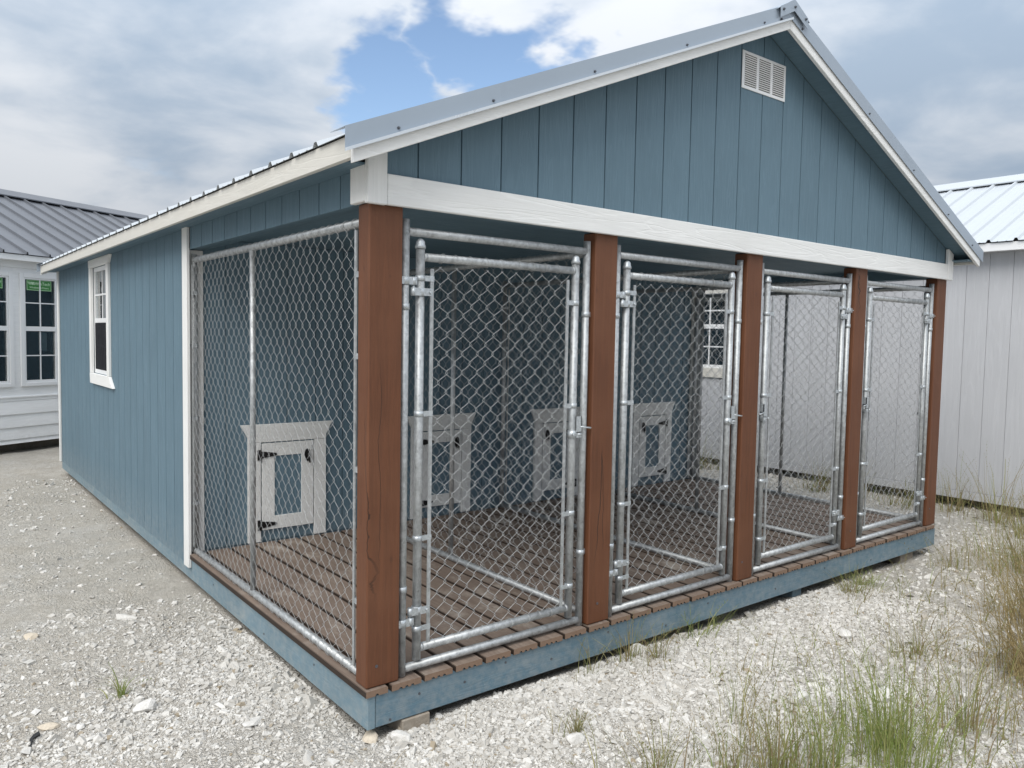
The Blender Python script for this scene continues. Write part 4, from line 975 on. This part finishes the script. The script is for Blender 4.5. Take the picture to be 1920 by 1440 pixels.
near = np.stack([x, y, hgt(x, y)+s_*.12], -1); print('stones near', len(x))
o = link('gravel', rocks_mesh(near, s_, 1., 'gravel', M['stone'])); o['kind'] = 'stuff'; o['label'] = 'pale crushed limestone chips lying over the ground around the porch'
x, y = scatter(90000, -4, 8, -2, 7, lambda x, y: dens(x, y)*np.where(x < .6, .35, .95)+.04); s_ = np.clip(rng.lognormal(-4.1, .42, len(x)), .010, .065)
o = link('coarse_gravel', rocks_mesh(np.stack([x, y, hgt(x, y)+s_*.1], -1), s_, .8, 'coarse_gravel', M['stone'])); o['kind'] = 'stuff'; o['label'] = 'larger pale limestone pieces scattered among the gravel'
# single stones one can pick out
def rock(x, y, s, mat, label, fl=.6, seed=0, rz=None):
    r_ = np.random.default_rng(seed); bm = bmesh.new(); bmesh.ops.create_icosphere(bm, subdivisions=2, radius=.5)
    ax = r_.normal(size=(9, 3)); ax /= np.linalg.norm(ax, axis=1)[:, None]; cut = r_.uniform(.26, .42, 9)
    for v in bm.verts:
        p = np.array(v.co)
        for a, c in zip(ax, cut):
            d = p@a
            if d > c: p = p-a*(d-c)
        v.co = Vector(p+r_.normal(0, .008, 3))
    me = bpy.data.meshes.new('stone'); bm.to_mesh(me); bm.free(); me.materials.append(mat)
    o = link('stone', me, None, (x, y, float(hgt(x, y))+s*fl*.22), (r_.uniform(-.2, .2), r_.uniform(-.2, .2), r_.uniform(0, 6) if rz is None else rz)); o.scale = (s*1.25, s*.85, s*fl)
    return tag(o, label, 'stone')
rock(-.90, 1.98, .075, M['stone_tan'], 'tan rounded stone lying alone on the dirt at the left edge', .5, 1)
rock(-.965, .90, .070, M['stone_tan'], 'orange tinged stone near the black scrap at the bottom left', .5, 2)
rock(-.62, .80, .10, M['stone'], 'wedge shaped pale stone right below the small green tuft', .62, 3)
rock(.115, -.055, .075, M['stone'], 'white stone leaning against the timber block at the porch corner', .8, 4)
rock(.03, .03, .09, M['stone_tan'], 'flat tan stone wedged under the near corner of the rim', .5, 5)
rock(.68, -.46, .09, M['stone'], 'smooth pale stone lying in the white gravel below the first gate', .6, 6)
rock(-.86, .82, .05, M['stone'], 'pale flat stone halfway between the scrap and the small tuft', .5, 8)
rock(-.30, .42, .09, M['stone'], 'flat grey slab stone in the gravel left of the porch corner', .28, 9)
rock(1.52, -.02, .09, M['stone'], 'white angular stone banked against the rim under the second post', .8, 10)
rock(2.05, -1.02, .12, M['stone'], 'large white stone behind the green grass clump', .6, 11)
rock(1.72, -.80, .11, M['stone'], 'white jagged stone in the brightest gravel patch', .7, 12)
rock(3.05, -.98, .17, M['stone'], 'long weathered grey rock at the foot of the dry grass', .35, 13, 1.0)
rock(2.65, -.50, .10, M['stone'], 'pale stone on the gravel ridge between kennel and dry grass', .6, 14)
rock(3.9, -.9, .11, M['stone'], 'white stone beside the dry grass further back', .6, 15)
mb = MB().prism([(0, 0), (.03, .012), (.06, .004), (.075, .018), (.05, .026), (.02, .022)], 2, 0, .008)
mb.prism([(-.035, -.012), (.0, -.002), (.004, .006), (-.03, -.004)], 2, 0, .006)
o = build(mb, 'rubber_scrap', M['rubber'], None); o.location = (-1.03, .80, float(hgt(-1.03, .80))+.012); o.rotation_euler = (.1, -.1, .9); tag(o, 'small black rubber scrap lying on the pale gravel at bottom left', 'scrap')

# ------------------------------------------------------------------ grass
def blades(spec):
    """spec: list of arrays (x, y, height, lean angle, lean amount, width, seed head) -> vertices, faces"""
    V = []; F = []; b = 0
    for (x, y, h, az, lean, wd, head, curl) in spec:
        z0 = float(hgt(x, y))-.005; n = 6; t = np.linspace(0, 1, n); dx, dy = math.cos(az), math.sin(az)
        off = lean*h*(t**1.8); zz = z0+h*(t-curl*t**3); wob = random.uniform(-.02, .02)*h
        cx = x+dx*off-dy*wob*np.sin(t*4); cy = y+dy*off+dx*wob*np.sin(t*4)
        fa = random.uniform(0, math.pi); wx, wy = math.cos(fa), math.sin(fa); w_ = wd*1.25*(1-t*.85)
        L_ = np.stack([cx-wx*w_, cy-wy*w_, zz], -1); R_ = np.stack([cx+wx*w_, cy+wy*w_, zz], -1)
        V.append(np.stack([L_, R_], 1).reshape(-1, 3)); i = np.arange(n-1)*2
        F.append(np.stack([i, i+1, i+3, i+2], -1)+b); b += 2*n
        if head:
            m = 9; tt = np.linspace(.68, 1, m); sg = 1
            for q in tt:
                px_, py_, pz_ = np.interp(q, t, cx), np.interp(q, t, cy), np.interp(q, t, zz); sg = -sg
                ln = .013*random.uniform(.7, 1.3); tx = wx*sg*.45+dx*.2*0; ty = wy*sg*.45
                p0 = np.array((px_, py_, pz_)); d = np.array((tx, ty, .9))*ln; sd_ = np.array((-wy, wx, 0))*.0016
                V.append(np.stack([p0-sd_*.3, p0+d*.5+np.array((tx, ty, 0))*.006, p0+d, p0+d*.45-np.array((tx, ty, 0))*.002+sd_])); F.append(np.array([[0, 1, 2, 3]])+b); b += 4
    return np.concatenate(V), np.concatenate(F)
def tuft_spec(cx, cy, n, h, spread, lean=.35, wd=.0013, head=.25, az=None, curl=.1):
    sp = []
    for _ in range(n):
        r_ = abs(random.gauss(0, spread)); a = random.uniform(0, 2*math.pi); x_, y_ = cx+r_*math.cos(a), cy+r_*math.sin(a)
        if x_ > .02 and x_ < W-.02 and y_ > -.03 and y_ < 2.6: y_ = -.03-random.random()*.05
        aa = a+random.gauss(0, .8) if az is None else az+random.gauss(0, .7)
        bent = random.random() < .22
        sp.append((x_, y_, h*random.uniform(.35, 1.1)*(.7 if bent else 1), aa, abs(random.gauss(lean, lean*.6))+(random.uniform(.5, 1.3) if bent else 0), wd*random.uniform(.6, 1.8), random.random() < head, random.uniform(.35, .75) if bent else random.uniform(0, curl*2)))
    return sp
def tuft(name, label, mat, specs, group=None, cat='grass clump'):
    V, F = blades(specs); c = V.mean(0); c[2] = V[:, 2].min()
    o = link(name, np_mesh(name, V-c, F, mat), None, tuple(c)); return tag(o, label, cat, group)
T_ = tuft_spec
tuft('grass_tuft', 'small green grass tuft alone on the gravel at lower left', M['grass_green'], T_(-.672, 1.0, 34, .13, .022, .5, .0016, .1))
tuft('grass_tuft', 'thin green grass hanging out from under the rim below the first gate', M['grass_mix'], T_(1.42, -.05, 70, .24, .14, .6, .0012, .2)+T_(1.15, -.06, 22, .26, .10, .5, .0012, .1))
tuft('grass_tuft', 'brownish grass clump growing out of the gravel under the second post', M['grass_mix'], T_(1.50, -.17, 60, .20, .07, .5, .0013, .2))
tuft('grass_tuft', 'dry reddish grass clump in front of the rim below the third gate', M['grass_mix'], T_(3.36, -.15, 90, .17, .07, .6, .0014, .1))
tuft('grass_tuft', 'green grass patch lying under the rim below the third gate', M['grass_green'], T_(3.62, -.08, 120, .13, .10, .9, .0013, .05))
tuft('grass_tuft', 'green weeds creeping out from under the front rim between the second and middle posts', M['grass_green'], T_(1.95, -.06, 60, .20, .13, .8, .0014, .2))
tuft('grass_clump', 'green seeding grass clump just left of the tall dense one, cut by the bottom edge', M['grass_green'], T_(1.26, -1.18, 130, .34, .09, .35, .0014, .3))
tuft('grass_tuft', 'small straw coloured tuft in the gravel at bottom centre', M['grass_mix'], T_(.72, -.42, 50, .13, .022, .5, .0012, .1))
tuft('grass_tuft', 'loose brown tuft on the gravel midway to the dry grass', M['grass_mix'], T_(2.73, -.86, 80, .22, .10, .5, .0013, .25))
tuft('grass_tuft', 'thin upright weed stalks right of the far corner of the porch', M['grass_mix'], T_(4.55, -.35, 26, .42, .08, .22, .0012, .4)+T_(4.0, -.45, 10, .4, .06, .2, .0012, .4))
tuft('green_grass_clump', 'tall green grass clump at the bottom right, the densest one', M['grass_green'], T_(1.62, -1.24, 300, .42, .13, .32, .0014, .22)+T_(1.48, -1.36, 150, .36, .13, .35, .0014, .2))
tuft('grass_clump', 'green and straw grass clump left of the densest green one', M['grass_mix'], T_(1.12, -1.08, 150, .34, .12, .35, .0015, .35)+T_(.94, -1.02, 70, .28, .11, .35, .0014, .3))
tuft('grass_clump', 'sparse seeding grass at the bottom edge, leftmost of the right hand clumps', M['grass_mix'], T_(.74, -.84, 95, .26, .08, .4, .0013, .3))
tuft('grass_clump', 'sparse tall seeding stalks between the green clump and the dry grass', M['grass_mix'], T_(2.05, -1.35, 130, .48, .16, .32, .0013, .5)+T_(1.35, -.75, 34, .40, .12, .3, .0012, .5))
tuft('dry_grass_clump', 'tall golden dry grass clump leaning in at the right edge', M['grass_dry'], T_(3.02, -1.38, 430, .70, .14, .38, .0017, .45, R(150))+T_(2.80, -1.32, 110, .45, .10, .5, .0017, .4, R(150)))
tuft('dry_grass_clump', 'golden dry grass clump behind the tallest one at the right edge', M['grass_dry'], T_(3.75, -1.10, 300, .50, .16, .3, .0017, .35, R(140)))
tuft('dry_grass_clump', 'mixed green and dry grass in front of the grey shed wall', M['grass_mix'], T_(4.9, -.72, 300, .42, .22, .3, .0018, .3, R(130)))
tuft('grass_clump', 'thin greenish grass right at the foot of the grey shed wall', M['grass_mix'], T_(6.1, -.32, 200, .42, .20, .3, .0018, .3))
tuft('dry_grass_clump', 'tall bare seeding stalks rising against the grey shed wall', M['grass_mix'], T_(6.35, .15, 70, .72, .30, .35, .0017, .6))
tuft('dry_grass_clump', 'low dry grass at the bottom right corner in front of the golden clump', M['grass_dry'], T_(2.45, -1.72, 260, .38, .20, .4, .0015, .3))
sp = []
for k in range(30): sp += T_(6.55+random.uniform(-.28, .12), random.uniform(-1.2, 3.6), 34, random.uniform(.2, .5), .10, .35, .0018, .2)
V, F = blades(sp); o = link('weed_strip', np_mesh('weed_strip', V, F, M['grass_mix'])); o['kind'] = 'stuff'; o['label'] = 'strip of weeds along the foot of the grey shed wall'
sp = []
for k in range(620):
    x_, y_ = random.uniform(.5, 6.4), random.uniform(-1.9, -.15)
    if random.random() < .15+.5*max(0, (x_-1.2)/5)+(.3 if y_ < -.8 else 0): sp += T_(x_, y_, random.randint(2, 8), random.uniform(.08, .34), .035, .5, .0013, .4)
V, F = blades(sp); o = link('sparse_weeds', np_mesh('sparse_weeds', V, F, M['grass_mix'])); o['kind'] = 'stuff'; o['label'] = 'single thin weeds scattered over the gravel on the right'
# straw and twigs lying flat
sp = []
for k in range(420):
    x_, y_ = random.uniform(-1.6, 4.5), random.uniform(-1.6, 2.6)
    if 0 < x_ < W and y_ > -.02: continue
    sp.append((x_, y_, random.uniform(.02, .07), random.uniform(0, 6.28), random.uniform(2, 5), .0011, False, .75))
V, F = blades(sp)
V[:, 2] = np.minimum(V[:, 2], hgt(V[:, 0], V[:, 1])+.014); o = link('straw_litter', np_mesh('straw_litter', V, F, M['grass_dry'])); o['kind'] = 'stuff'; o['label'] = 'bits of straw lying on the gravel'
print('objects', len(bpy.data.objects), 'tris ~', sum(len(o.data.loops)-2*len(o.data.polygons) for o in bpy.data.objects if o.type == 'MESH'))
